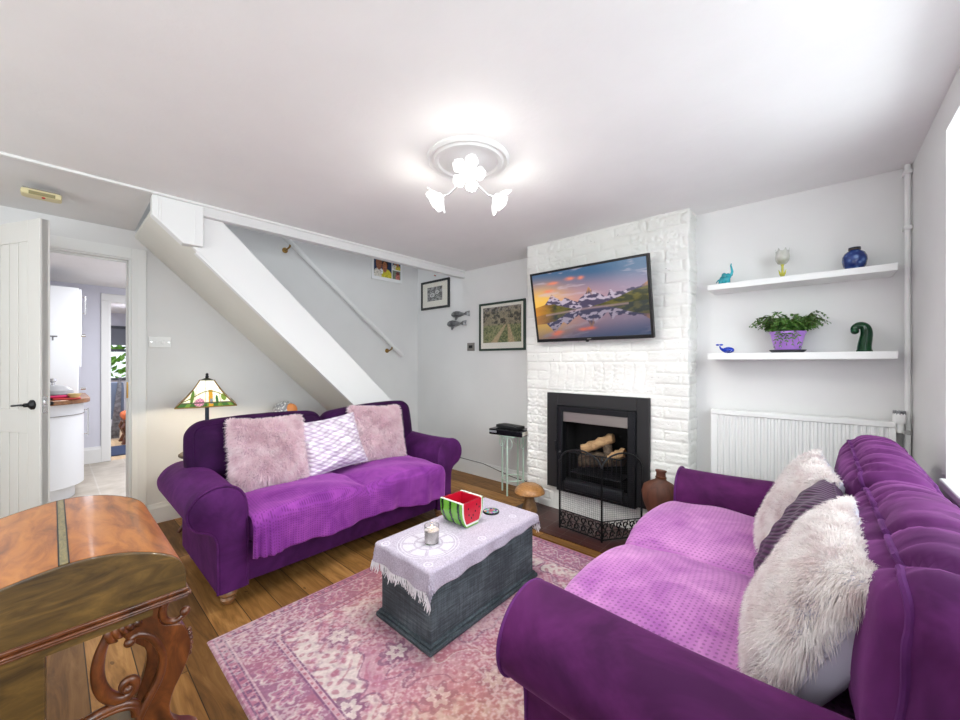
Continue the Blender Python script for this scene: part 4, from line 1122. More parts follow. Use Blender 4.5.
# woven cloth over the chest
def cloth_h(x, y):
    # local sheet coordinates -> position draped over the lid edges
    zt = .3715; r = .012
    ox0, ox1, oy0, oy1 = cx0_-.012, cx1_+.012, cy0_-.012, cy1_+.012
    dx = max(0, x-ox1)-max(0, ox0-x); dy = max(0, y-oy1)-max(0, oy0-y)
    px, py = min(max(x, ox0), ox1), min(max(y, oy0), oy1)
    drop = math.hypot(dx, dy)
    if drop < 1e-9:
        return Vector((x, y, zt+.0012*math.sin(40*x+9)*math.sin(31*y)))
    nx, ny = (dx/drop, dy/drop)
    flare = .010+.10*drop*(1 if abs(dx) > 1e-9 and abs(dy) > 1e-9 else .25)
    wave = .010*math.sin((px*ny*ny+py*nx*nx)*38)*min(1, drop*10)
    out = min(drop, .012)+max(0, drop-.012)*.10+flare*drop*2+wave*.8
    return Vector((px+nx*max(out,.003), py+ny*max(out,.003), zt-max(0, drop-.004)*.985))
def cloth_edge(v, side):
    return 0
g = G(); NX, NY = 80, 130
CX0, CX1, CY0, CY1 = cx0_-.035, cx1_+.078, cy0_-.100, cy1_+.075
CL = []
def cf(u, v):
    x = CX0+(CX1-CX0)*u; y = CY0+(CY1-CY0)*v
    # the sheet lies slightly askew: near corner hangs lower
    x += (1-v)*.000+(.035*(1-v)-.03*v)*(u-.2); y += -.008*u*(1-v)
    return cloth_h(x, y)
g.grid(cf, NX, NY)
U, V = np.meshgrid(np.linspace(0,1,NX+1), np.linspace(0,1,NY+1), indexing='ij')
base = np.ones(U.shape+(3,))*rgb(188,178,198); pale = np.ones(U.shape+(3,))*rgb(232,228,238)
xw = CX0+(CX1-CX0)*U; yw = CY0+(CY1-CY0)*V
obj_n = fbm(U*60, V*100, 2, 3)
cols = mixc(base, pale, .35*obj_n)
cm = colmat('woven_cloth', .95, spec=.1, bumpsc=420, bst=.5)
# medallion motif drawn by the weave, in object space
def cloth_mat():
    m = NM('woven_cloth_motif'); v = m.coord(); sep = m.new('ShaderNodeSeparateXYZ'); m.l.new(v, sep.inputs[0])
    X_ = m.math('SUBTRACT', sep.outputs[0], -1.41); Y_ = m.math('SUBTRACT', sep.outputs[1], 1.21)
    R = m.math('SQRT', m.math('ADD', m.math('MULTIPLY', X_, X_), m.math('MULTIPLY', Y_, Y_)))
    A = m.math('ARCTAN2', Y_, X_)
    def band(a, b): return m.math('MULTIPLY', m.math('GREATER_THAN', R, a), m.math('LESS_THAN', R, b))
    pet = m.math('GREATER_THAN', m.math('ABSOLUTE', m.math('SINE', m.math('MULTIPLY', A, 4.))), .32)
    pet2 = m.math('GREATER_THAN', m.math('ABSOLUTE', m.math('COSINE', m.math('MULTIPLY', A, 3.))), .45)
    mk = m.math('MULTIPLY', band(.072,.122), pet); mk = m.math('MAXIMUM', mk, m.math('MULTIPLY', band(.016,.062), pet2))
    mk = m.math('MAXIMUM', mk, band(.130,.135)); mk = m.math('MAXIMUM', mk, band(.146,.150))
    # small circles further along the cloth
    for oy, ox in ((1.07,-1.56),(1.40,-1.58),(1.74,-1.30),(1.74,-1.55),(1.08,-1.26),(1.42,-1.25)):
        x2 = m.math('SUBTRACT', sep.outputs[0], ox); y2 = m.math('SUBTRACT', sep.outputs[1], oy)
        r2 = m.math('SQRT', m.math('ADD', m.math('MULTIPLY', x2, x2), m.math('MULTIPLY', y2, y2)))
        s = m.math('GREATER_THAN', m.math('SINE', m.math('MULTIPLY', r2, 420.)), .2)
        mk = m.math('MAXIMUM', mk, m.math('MULTIPLY', s, m.math('LESS_THAN', r2, .030)))
    mk = m.math('MULTIPLY', mk, m.math('GREATER_THAN', sep.outputs[2], .365))
    n = m.noise(v, 170, 3, .6); base = m.ramp(n, [(.3,(164,152,170)),(.7,(206,196,212))])
    m.set(Base_Color=m.mix(m.math('MULTIPLY', mk, .42), base, (240,238,244)), Roughness=.95, Specular_IOR_Level=.1, Sheen_Weight=.2)
    m.bump(n, .5, .002); return m.m
cl = obj('table_cloth', g, cloth_mat(), None, smooth=180, solid=.003)
tag(cl, 'pale mauve woven cloth with white fringe over the chest', 'tablecloth')
# fringe
g = G(); rr = random.Random(9)
def fringe(u0, v0, u1, v1, n, L):
    for i in range(n):
        k = (i+rr.random()*.6)/n; u = u0+(u1-u0)*k; v = v0+(v1-v0)*k
        p = Vector(cf(u, v)); inner = Vector(cf(min(.98,max(.02,u+(.02 if u < .01 else (-.02 if u > .99 else 0)))), min(.985,max(.015,v+(.015 if v < .01 else (-.015 if v > .99 else 0))))))
        d = (p-inner).normalized() if (p-inner).length > 1e-6 else Vector((0,0,-1))
        d = (d*.5+Vector((0,0,-1))+Vector((rr.gauss(0,.16), rr.gauss(0,.16), 0))).normalized()
        l = L*rr.uniform(.75,1.15)
        g.tube([p-d*.003, p+d*l*.5+Vector((rr.gauss(0,.002),rr.gauss(0,.002),0)), p+d*l+Vector((rr.gauss(0,.004),rr.gauss(0,.004),0))], [.0022,.0026,.0012], 5)
fringe(0,0,1,0,95,.045); fringe(0,1,1,1,95,.04)
fo = obj('fringe', g, plain('fringe_thread', (240,236,240), .9), cl); fo['kind'] = 'stuff'
# watermelon planter
def melon():
    t = thing('watermelon_planter', 'ceramic planter shaped like a watermelon slice on the chest', 'planter', (-1.462,1.492,.374), PI/2)
    hw, hd, H_ = .079, .080, .134   # half width (along local x), half depth (y), height
    def prof(zf):  # half width as function of height: straight sides curving in at the base
        return hw*(.52+.48*math.sin(min(1, zf*1.45)*PI/2)**.8)+ .004*zf
    # rind shell: outer surface swept in local YZ profile; faces at +-x are flesh
    n = 14
    def ring(zf, k=1., kd=1.): return prof(zf)*k, hd*kd*(.93+.07*zf)
    # outer side shells
    for nm, mat, a0 in (('rind', 'rind', 1),):
        g = G(); zs = [H_*i/n for i in range(n+1)]
        pts = [(-prof(z/H_)-.002, z) for z in reversed(zs)]+[(prof(z/H_)+.002, z) for z in zs]
        inner = [(p[0]*.86, max(.012, p[1])) for p in pts]
        poly = pts; m = len(poly)
        for yy in (-hd, hd):
            g.v += [(p[0], yy, p[1]) for p in poly]
        g.f += [(i, i+1, i+1+m, i+m) for i in range(m-1)]
        b = len(g.v)
        for yy in (-hd, hd):
            g.v += [(p[0], yy, p[1]) for p in inner]
        g.f += [(b+i, b+i+1, b+i+1+m, b+i+m) for i in range(m-1)]
        for q in (0, m): g.f += [(q+i, q+i+1, b+q+i+1, b+q+i) for i in range(m-1)]
        for i in (0, m-1): g.f.append((i, i+m, b+i+m, b+i))
        rm = NM('striped_rind'); v = rm.coord(); sp = rm.new('ShaderNodeSeparateXYZ'); rm.l.new(v, sp.inputs[0])
        nn = rm.noise(v, 60, 4, .7)
        w = rm.math('SINE', rm.math('ADD', rm.math('MULTIPLY', sp.outputs[1], 105.), rm.math('MULTIPLY', nn, 2.4)))
        rm.set(Base_Color=rm.ramp(w, [(.0,(120,184,70)),(.62,(92,160,56)),(.80,(34,66,30)),(1,(24,50,24))]), Roughness=.18, Coat_Weight=.5)
        obj('rind', g, rm.m, t, smooth=50)
    def slab(y0, y1, k, z0, nm, mat, edge=0):
        g = G(); zs = [z0+(H_-z0)*i/n for i in range(n+1)]
        poly = [(-prof(z/H_)*k, z) for z in reversed(zs)]+[(prof(z/H_)*k, z) for z in zs]
        g.prism(poly, 'y', y0, y1); return obj(nm, g, mat, t, smooth=40, bevel=.0015)
    redm = plain('glossy_red', (200,20,48), .3, Coat_Weight=.15); whm = plain('glossy_white_rim', (238,240,230), .2, Coat_Weight=.5)
    for s in (-1, 1):
        slab(s*(hd-.006), s*(hd+.0025), .94, .008, 'white_rim', whm); slab(s*(hd-.0085), s*(hd+.0045), .83, .020, 'flesh', redm)
        sd = G()
        for (a, z) in ((-.035,.100),(.030,.108),(.020,.075),(-.03,.066),(.002,.058),(-.012,.046),(.05,.09)):
            sd.sphere((a*s*-1, s*(hd+.0045), z), .0052, 6, (.8,.4,1.2))
        obj('seeds', sd, M['black'], t)
    # inner lining and rim
    g = G(); k = .86
    hwt = prof(1)*k; g.bx(-hwt, -hd+.006, .066, -hwt+.004, hd-.006, H_-.001); g.bx(hwt-.004, -hd+.006, .066, hwt, hd-.006, H_-.001); g.bx(-hwt*.48, -hd+.006, .018, hwt*.48, hd-.006, .024)
    obj('lining', g, redm, t)
    a = prof(1)*1.01; b = prof(1)*.86
    for sx in (-1, 1): obj('rim', G().bx(min(sx*a,sx*b), -hd, H_, max(sx*a,sx*b), hd, H_+.0025), whm, t)
melon()
# candle
t = thing('candle_glass', 'lit white candle in a clear glass on the cloth', 'candle', (-1.400,1.222,.374))
obj('glass', G().lathe([(0,0),(.031,0),(.034,.004),(.037,.086),(.0355,.086),(.0330,.006),(0,.006)], n=32), M['clear'], t)
obj('wax', G().lathe([(0,.007),(.0322,.007),(.0347,.064),(.024,.062),(0,.061)], n=32), M['wax'], t)
obj('wick', G().tube([(0,0,.061),(.001,0,.070)], .001, 6), M['black'], t)
obj('flame', G().lathe([(0,.068),(.003,.072),(.0035,.076),(.0018,.083),(0,.089)], n=12), M['flame'], t)
# coaster
t = thing('mosaic_coaster', 'round multicoloured coaster by the chimney end of the cloth', 'coaster', (-1.425,1.700,.374))
cmn = NM('mosaic'); vo = cmn.new('ShaderNodeTexVoronoi'); vo.inputs['Scale'].default_value = 85; cmn.l.new(cmn.coord(), vo.inputs['Vector'])
hs = cmn.new('ShaderNodeHueSaturation'); hs.inputs['Saturation'].default_value = 1.2; hs.inputs['Value'].default_value = .55; cmn.l.new(vo.outputs['Color'], hs.inputs['Color'])
cmn.set(Base_Color=hs.outputs[0], Roughness=.25)
obj('disc', G().lathe([(0,0),(.046,0),(.048,.004),(.046,.009),(0,.009)], n=40), M['black'], t)
obj('pattern', G().lathe([(0,.0095),(.041,.0095),(.041,.009)], n=40), cmn.m, t)
obj('centre_ring', G().lathe([(0,.010),(.016,.010),(.016,.009)], n=24), redm_ if False else plain('ruby_centre', (150,40,60), .3), t)

# ------------------------------------------------------------------ davenport desk
t = thing('davenport_desk', 'antique walnut writing desk with curved lid and scrolled legs', 'desk', (-1.49,-.2,0), world=True)
DX0, DX1 = -1.785, -1.195
top = [(-.62,.735),(-.45,.735),(-.34,.742),(-.24,.757),(-.15,.780),(-.07,.802),(0,.815),(.05,.817),(.10,.810),(.145,.796),(.180,.780),(.203,.764),(.218,.744),(.2235,.722),(.2245,.700),(.2245,.680)]
ts = smoothpoly(top, 2)
box = ts+[(-.62,.680)]
obj('writing_box', G().prism(box, 'x', DX0, DX1), M['walnut'], t, smooth=30, bevel=.0025)
# lid veneer lies on the curved top
n = len(ts); g = G()
cut = [p for p in ts if p[1] > .728]
g.prism([(y, z+.0008) for y, z in cut]+[(y-.001, z-.003) for y, z in reversed(cut)], 'x', DX0+.012, DX1-.012)
obj('lid_veneer', g, M['burl'], t, smooth=30)
def ontop(y):
    for a, b in zip(ts[:-1], ts[1:]):
        if a[0] <= y <= b[0]: return a[1]+(b[1]-a[1])*(y-a[0])/max(1e-9, b[0]-a[0])
    return ts[-1][1]
g = G(); g.prism([(.008,ontop(.008)+.0014),(.024,ontop(.024)+.0014),(.024,ontop(.024)),(.008,ontop(.008))], 'x', DX0+.012, DX1-.012)
obj('inlay_band', g, M['inlay'], t, label='pale inlaid band')
g = G()
for k in (.0085,.0235): g.prism([(k-.0012,ontop(k)+.0018),(k+.0012,ontop(k)+.0018),(k+.0012,ontop(k)),(k-.0012,ontop(k))], 'x', DX0+.012, DX1-.012)
obj('inlay_lines', g, M['black'], t)
md = [(0,0),(.006,0),(.012,.004),(.012,.008),(.006,.012),(.004,.017),(0,.017)]
g = G()
def rail(pts): pass
g.bx(DX0-.010,-.62,.664,DX1+.010,.2345,.671); g.bx(DX0-.005,-.62,.671,DX1+.005,.229,.681); g.bx(DX0-.006,-.62,.657,DX1+.006,.228,.664)
obj('edge_moulding', g, M['carved'], t, bevel=.003)
obj('case_floor', G().bx(DX0,-.62,.64,DX1,.16,.658), M['walnut'], t)
# pedestal with panelled side
g = G(); g.bx(DX0+.02,-.60,.07,DX1-.02,-.012,.655)
obj('pedestal', g, M['walnut'], t, bevel=.003)
g = G()
for a in ((DX1-.02,-.60,.07,DX1-.008,-.54,.655), (DX1-.02,-.072,.07,DX1-.008,-.010,.655), (DX1-.02,-.54,.61,DX1-.008,-.072,.655), (DX1-.02,-.54,.07,DX1-.008,-.072,.15)): g.bx(*a)
obj('panel_frame', g, M['walnut'], t, bevel=.003)
g = G()
for a in ((DX1-.02,-.54,.602,DX1-.006,-.072,.61), (DX1-.02,-.080,.15,DX1-.006,-.072,.61), (DX1-.02,-.54,.15,DX1-.006,-.532,.61), (DX1-.02,-.54,.15,DX1-.006,-.072,.158)): g.bx(*a)
obj('panel_beading', g, M['carved'], t, bevel=.002)
obj('platform', G().bx(DX0+.01,-.62,.03,DX1-.01,.21,.07), M['walnut'], t, bevel=.008)
for sx in (DX0+.05, DX1-.05):
    for y in (-.55, .16): obj('foot', G().lathe([(0,.0),(.022,0),(.034,.01),(.034,.02),(.02,.03),(0,.03)], (sx,y,0), 20), M['carved'], t)
def scroll_leg(xc):
    th = .022
    g = G()
    pl = [(.182,.66),(.174,.645),(.172,.622),(.182,.600),(.205,.592),(.222,.583),(.231,.560),(.238,.530),(.2345,.498),(.218,.458),(.200,.425),(.192,.385),(.205,.345),(.250,.315),(.262,.280),(.268,.22),(.255,.15),(.250,.10),(.255,.07),(.175,.07),(.185,.11),(.205,.17),(.215,.22),(.215,.265),(.190,.295),(.150,.340),(.140,.385),(.140,.416),(.154,.440),(.171,.474),(.178,.512),(.172,.549),(.155,.582),(.134,.598),(.120,.596),(.114,.606),(.100,.630),(.095,.655)]
    pl = smoothpoly(pl, 1)
    g.prism(pl, 'x', xc-th, xc+th*.4)
    lg = obj('leg', g, M['carved'], t, smooth=35, bevel=.004)
    g = G()
    f = xc+th*.4
    # raised scrolls on the outer face
    g.tube([(f-.004,y,z) for y,z in smoothpoly([(.118,.590),(.124,.600),(.136,.603),(.158,.586),(.177,.549),(.183,.512),(.176,.474),(.158,.441),(.141,.411),(.128,.375)],2)], .0085, 10)
    g.sphere((f-.002,.120,.592), .011, 8)
    obj('inner_scroll', g, M['carved'], lg, smooth=60)
    g = G()
    lt = smoothpoly([(.095,.648),(.080,.615),(.070,.585),(.066,.550),(.070,.515),(.080,.488),(.095,.470),(.112,.464),(.126,.472),(.131,.488),(.124,.502),(.112,.503),(.106,.494),(.110,.484),(.118,.485)],2)
    rs = [.0075+.006*math.sin(PI*min(1,k/(len(lt)-1)*1.25)) if k/(len(lt)-1) < .72 else .009-.004*(k/(len(lt)-1)-.72)/.28 for k in range(len(lt))]
    g.tube([(f-.010+.010*(k/(len(lt)-1))**3,y,z) for k,(y,z) in enumerate(lt)], rs, 12)
    g.sphere((f+.004,.117,.487), .010, 8)
    obj('open_scroll', g, M['carved'], lg, smooth=60)
    g = G()
    ct = smoothpoly([(.187,.660),(.180,.640),(.181,.618),(.192,.604),(.208,.600),(.221,.607),(.226,.618)],2)
    g.tube([(f+.001,y,z) for y,z in ct], [.0085-.002*k/(len(ct)-1) for k in range(len(ct))], 10); g.sphere((f+.003,.2235,.617), .0115, 8)
    obj('curl', g, M['carved'], lg, smooth=60)
    g = G()
    for k in range(5):
        y0 = .086+.010*k
        g.tube([(f-.004,y0,.655),(f+.006,y0-.004+.002*k,.635),(f+.005,y0+.002+.002*k,.615+.004*k),(f-.002,y0+.012,.606+.006*k)], [.004,.0085,.007,.003], 8)
    obj('acanthus_leaf', g, M['carved'], lg, smooth=60)
    g = G()
    bt_ = smoothpoly([(.040,.448),(.070,.455),(.098,.453),(.120,.446),(.132,.432),(.134,.410)],2)
    g.tube([(f-.008,y,z) for y,z in bt_], .011, 10); g.tube([(f-.001,y,z-.006) for y,z in bt_[:-3]], .005, 8)
    g.tube([(f-.008,y,z) for y,z in smoothpoly([(.045,.448),(.020,.43),(.0,.40),(-.012,.37)],2)], [.011]*8, 10) if False else None
    obj('brace', g, M['carved'], lg, smooth=60)
    g = G()
    for k in range(6): g.sphere((f-.008,.2375-.0016*abs(k-2.5),.560-.012*k), .0062, 6)
    obj('beaded_edge', g, M['carved'], lg, smooth=60)
    g = G(); g.tube([(f-.012,.046,.450),(f-.012,.02,.446),(f-.012,-.012,.430)], .011, 10)
    obj('side_brace', g, M['carved'], lg, smooth=60)
scroll_leg(DX1-.020); scroll_leg(DX0+.055)

# ------------------------------------------------------------------ lamp under the stairs
t = thing('side_table', 'small round dark table behind the left sofa under the lamp', 'table', (-3.45,.775,0))
obj('top', G().lathe([(0,.555),(.165,.555),(.172,.562),(.172,.572),(.165,.578),(0,.578)], n=40), M['walnut'], t)
obj('column', G().lathe([(0,.02),(.03,.03),(.022,.12),(.034,.2),(.02,.3),(.03,.5),(.06,.555)], n=20), M['carved'], t)
for k in range(3):
    a = 2*PI*k/3+.4; obj('leg', G().tube([(.02*math.cos(a),.02*math.sin(a),.14),(.10*math.cos(a),.10*math.sin(a),.12),(.17*math.cos(a),.17*math.sin(a),.012)], [.018,.014,.012]), M['carved'], t)
LX, LY = -3.45, .775
t = thing('stained_glass_lamp', 'lit stained-glass lamp with a pyramid shade behind the left sofa', 'lamp', (LX,LY,.578))
obj('base', G().lathe([(0,0),(.10,0),(.105,.008),(.09,.02),(.04,.035),(.022,.05),(0,.05)], n=32), M['iron'], t)
obj('stem', G().lathe([(.014,.04),(.016,.06),(.013,.08),(.013,.40),(.018,.43),(.008,.45)], n=16), plain('bronze_stem', (46,56,74), .35, .5), t)
obj('finial', G().lathe([(.004,.545),(.010,.552),(.012,.562),(.008,.572),(.011,.580),(0,.592)], n=12), M['iron'], t)
az = math.radians(-13)
def shade_pt(sd, a, h):
    # a across the side [-1,1], h from 0 bottom to 1 top
    w = .180*(1-h)+.044*h; d = w
    bow = -.012*math.sin(PI*h)
    x, y = d+bow, a*(w+bow)
    an = az+sd*PI/2
    return (x*math.cos(an)-y*math.sin(an), x*math.sin(an)+y*math.cos(an), .350+.185*h)
def shade_cols(A, Hh, sd):
    one = np.ones(A.shape+(3,)); x = A*(1-.72*Hh)
    c = mixc(one*rgb(246,238,206), one*rgb(255,250,232), sstep(.2,.8,Hh))
    c = mixc(c, one*rgb(66,104,52), (Hh < .15)*1.)
    c = mixc(c, one*rgb(120,150,60), ((Hh < .15) & (np.sin(A*17) > .3))*.8)
    st = (np.abs(x-.14) < .075) & (Hh < .62); c = mixc(c, one*rgb(206,150,48), st*1.)
    c = mixc(c, one*rgb(110,130,150), ((np.abs(x-.16) < .05) & (Hh < .30) & (Hh > .1))*.9)
    lf = (((x+.52)/.07)**2+((Hh-.38)/.24)**2 < 1); c = mixc(c, one*rgb(92,124,48), lf*1.)
    lf = (((x-.62)/.10)**2+((Hh-.34)/.13)**2 < 1); c = mixc(c, one*rgb(120,146,62), lf*1.)
    lf = (((x-.36)/.05)**2+((Hh-.24)/.18)**2 < 1); c = mixc(c, one*rgb(60,104,50), lf*1.)
    fl = (((x+.25)/.17)**2+((Hh-.17)/.15)**2 < 1); c = mixc(c, one*rgb(214,150,170), fl*1.)
    pt = fl & (np.sin(x*60)*np.sin(Hh*55) > .2); c = mixc(c, one*rgb(150,84,110), pt*.8)
    br = np.abs(Hh-(.36+.22*np.cos((x-.1)*2.6))) < .022; c = mixc(c, one*rgb(110,110,50), br*.9)
    ld = (np.abs(x+.05) < .008) | (np.abs(np.abs(A)-.985) < .03) | (np.abs(x-.48) < .008) | (np.abs(x+.42) < .008) | (np.abs(Hh-.15) < .018)
    return mixc(c, one*rgb(60,54,36), ld*.85)
shm = colmat('leaded_glass', .3, emit=.42); 
for sd in range(4):
    g = G().grid(lambda u, v, sd=sd: shade_pt(sd, 2*u-1, v), 90, 60)
    A, Hh = np.meshgrid(np.linspace(-1,1,91), np.linspace(0,1,61), indexing='ij')
    obj('shade_panel', g, shm.m, t, smooth=0, cols=shade_cols(A, Hh, sd).reshape(-1,3), solid=.002)
g = G()
for sd in range(4): g.tube([shade_pt(sd, 1, h/10) for h in range(11)], .004, 6)
g.tube([shade_pt(sd, a, 0) for sd in range(4) for a in (-1, 0, .999)], .004, 6, closed=True)
obj('leading', g, M['brass'], t)
g = G(); 
q = [shade_pt(sd, 1, 1) for sd in range(4)]
g.add([(p[0]*1.12,p[1]*1.12,.532) for p in q]+[(p[0]*.3,p[1]*.3,.550) for p in q], [(0,1,5,4),(1,2,6,5),(2,3,7,6),(3,0,4,7),(4,5,6,7)])
obj('cap', g, plain('dark_cap', (70,74,50), .4, .4), t)
obj('bulb', G().sphere((0,0,.44), .028, 10), M['bulbcore'], t)
LAMP = (LX, LY, .578+.40)
t = thing('plant_stand', 'low dark stand behind the left sofa under the patterned globe', 'stand', (-3.6,1.39,0))
obj('top', G().lathe([(0,.68),(.13,.68),(.13,.70),(0,.70)], n=32), M['walnut'], t)
obj('column', G().lathe([(.02,.02),(.02,.68)], n=16), M['carved'], t)
obj('foot', G().lathe([(0,0),(.13,0),(.12,.02),(0,.03)], n=32), M['carved'], t)
t = thing('patterned_globe', 'round white lacy globe with an orange front, just above the left sofa back', 'ornament', (-3.6,1.39,.70))
lc = NM('lacy_ceramic'); vo = lc.new('ShaderNodeTexVoronoi'); vo.inputs['Scale'].default_value = 55; lc.l.new(lc.coord(), vo.inputs['Vector'])
lc.set(Base_Color=lc.ramp(vo.outputs['Distance'], [(.25,(236,236,236)),(.5,(150,150,154))]), Roughness=.4)
obj('globe', G().sphere((0,0,.100), .098, 14), lc.m, t)
obj('collar', G().lathe([(.03,0),(.04,.006),(.03,.012)], n=20), M['pewter'], t)
og = G().sphere((.055,.030,.120), .058, 12); obj('orange_dome', og, plain('orange_glaze', (236,150,84), .4), t)

# ------------------------------------------------------------------ radiator
t = thing('radiator', 'white panel radiator under the floating shelves', 'radiator', (-.115,2.95,.12), world=True)
RX0, RX1, RY, RZ0, RZ1 = -.53, .30, 2.915, .16, .938
g = G(); N = 24; pts = []; w_ = (RX1-RX0-.04)/N
for k in range(N):
    x = RX0+.02+k*w_
    pts += [(x+.003, RY), (x+w_*.38, RY), (x+w_*.48, RY+.010), (x+w_*.88, RY+.010), (x+w_*.98, RY)]
pts = [(RX0,RY)]+pts+[(RX1,RY),(RX1,RY+.022),(RX0,RY+.022)]
obj('front_panel', G().prism(pts, 'z', RZ0, RZ1-.03), M['white'], t, smooth=20)
obj('rear_panel', G().bx(RX0,RY+.045,RZ0,RX1,RY+.06,RZ1-.02), M['white'], t)
obj('top_grille', G().bx(RX0-.004,RY-.004,RZ1-.034,RX1+.004,RY+.066,RZ1), M['white'], t, bevel=.006)
obj('side_cover', G().bx(RX1,RY-.002,RZ0,RX1+.004,RY+.064,RZ1-.005), M['white'], t, bevel=.003)
obj('side_cover', G().bx(RX0-.004,RY-.002,RZ0,RX0,RY+.064,RZ1-.005), M['white'], t, bevel=.003)
for x in (RX0+.15, RX1-.15): obj('wall_bracket', G().bx(x-.02,RY+.06,RZ0+.1,x+.02,3.009,RZ1-.1), M['white'], t)
t = thing('radiator_pipe', 'white vertical pipe running down the alcove corner', 'pipe', (.335,2.965,1.0), world=True)
obj('pipe', G().tube([(.350,2.965,0),(.350,2.965,ZC)], .0115, 12), M['white'], t)
for z in (1.95, 2.24): obj('pipe_clip', G().bx(.334,2.95,z-.01,.366,3.01,z+.01), M['white'], t, bevel=.003)
vx, vy = .325, 2.93
obj('elbow', G().tube([(RX1+.004,2.945,.885),(vx,2.945,.885),(.350,2.955,.885),(.350,2.965,.875)], .012, 12), M['chrome'], t)
obj('valve_body', G().lathe([(.0,0),(.014,0),(.017,.008),(.017,.05),(0,.05)], (vx-.008,2.935,.882), 20), M['white'], t)
hd_ = G().lathe([(0,.0),(.022,.0),(.025,.006),(.025,.045),(.022,.052),(0,.052)], (vx-.008,2.935,.930), 24)
vh = obj('valve_head', hd_, M['white'], t)
g = G()
for k in range(12):
    a = 2*PI*k/12; g.tube([(vx-.008+.0215*math.cos(a),2.935+.0215*math.sin(a),.975),(vx-.008+.0205*math.cos(a),2.935+.0205*math.sin(a),.996)], .0032, 5)
g.lathe([(0,.977-.930),(.019,.977-.930),(.019,.993-.930),(0,.993-.930)], (vx-.008,2.935,.930), 20)
obj('valve_cap', g, M['pewter'], vh)

# ------------------------------------------------------------------ shelves and what stands on them
SZ1, SZ2, SF = 1.745, 1.305, 2.80
SX0, SX1 = -.531, .298
tag(obj('floating_shelf', G().bx(SX0,SF,SZ1-.036,SX1,3.01,SZ1), M['white'], loc=(-.115,2.9,SZ1), bevel=.002), 'upper white floating shelf in the alcove', 'shelf')
tag(obj('floating_shelf', G().bx(SX0,SF,SZ2-.040,SX1,3.01,SZ2), M['white'], loc=(-.115,2.9,SZ2), bevel=.002), 'lower white floating shelf in the alcove', 'shelf')
# teal glass elephant with raised trunk
t = thing('glass_elephant', 'small teal glass elephant with raised trunk on the upper shelf', 'ornament', (-.455,2.885,SZ1))
g = G(); g.sphere((.005,0,.036), .030, 12, (1.05,.8,1.0)); g.sphere((.022,0,.056), .020, 10, (1,.85,1))
for a, b in ((-.016,-.012),(-.016,.012),(.022,-.012),(.022,.012)): g.tube([(a,b,.03),(a*1.15,b,.001)], [.012,.011], 10)
obj('body', g, M['teal'], t, smooth=60)
obj('trunk', G().tube([(.024,0,.055),(.040,0,.062),(.046,0,.082),(.042,0,.104),(.038,0,.122),(.041,0,.135)], [.012,.009,.007,.0055,.0045,.003], 10), M['teal'], t, smooth=60)
for s in (-1, 1): obj('ear', G().sphere((.004,s*.020,.060), .016, 8, (.9,.35,1.1)), M['teal'], t, smooth=60)
obj('tail', G().tube([(-.026,0,.04),(-.038,0,.03),(-.042,0,.02)], [.005,.003,.003], 8), M['teal'], t)
# yellow tulip goblet
t = thing('glass_goblet', 'pale goblet on a yellow glass stem on the upper shelf', 'glass', (-.158,2.885,SZ1))
obj('foot', G().lathe([(0,0),(.026,0),(.027,.004),(.012,.012),(.006,.03),(.006,.075),(.010,.085)], n=24), M['yglass'], t, smooth=60)
for s in (-1, 1): obj('stem_leaf', G().tube([(0,0,.010),(s*.010,0,.03),(s*.018,0,.055)], [.006,.006,.001], 8), M['yglass'], t, smooth=60)
obj('bowl', G().lathe([(.004,.083),(.022,.090),(.032,.108),(.035,.128),(.032,.150),(.030,.165),(.028,.165),(.030,.150),(.033,.128),(.030,.109),(.020,.093),(0,.088)], n=36, wob=lambda a, j: 1+(.10*math.cos(6*a) if j in (5,6) else 0)), M['cglass'], t, smooth=60)
g = G()
for k in range(6):
    a = 2*PI*k/6; g.add([(.030*math.cos(a-.35),.030*math.sin(a-.35),.160),(.030*math.cos(a+.35),.030*math.sin(a+.35),.160),(.034*math.cos(a),.034*math.sin(a),.180)], [(0,1,2)])
obj('petal_rim', g, M['cglass'], t, solid=.0012)
# blue vase
t = thing('glass_vase', 'round cobalt blue vase with a short neck on the upper shelf', 'vase', (.148,2.885,SZ1))
vp = [(0,0),(.030,0),(.033,.004),(.045,.025),(.0505,.055),(.049,.075),(.040,.095),(.026,.106),(.022,.110),(.022,.120),(.025,.124),(.0215,.124),(.019,.112),(.022,.106),(.044,.07),(.045,.05),(.03,.01),(0,.008)]
bm2 = NM('embossed_cobalt'); v = bm2.coord(); vo = bm2.new('ShaderNodeTexVoronoi'); vo.inputs['Scale'].default_value = 38; vo.feature = 'SMOOTH_F1'; bm2.l.new(v, vo.inputs['Vector'])
bm2.set(Base_Color=bm2.ramp(vo.outputs['Distance'], [(.1,(110,140,190)),(.3,(44,72,140)),(.6,(22,44,110))]), Roughness=.16, Transmission_Weight=.15); bm2.bump(vo.outputs['Distance'], .6, .006)
obj('body', G().lathe(vp, n=48), bm2.m, t, smooth=60)
obj('neck_band', G().lathe([(.0235,.108),(.0255,.112),(.0255,.119),(.0235,.123)], n=30), plain('dark_metal_band', (70,66,64), .3, .8), t)
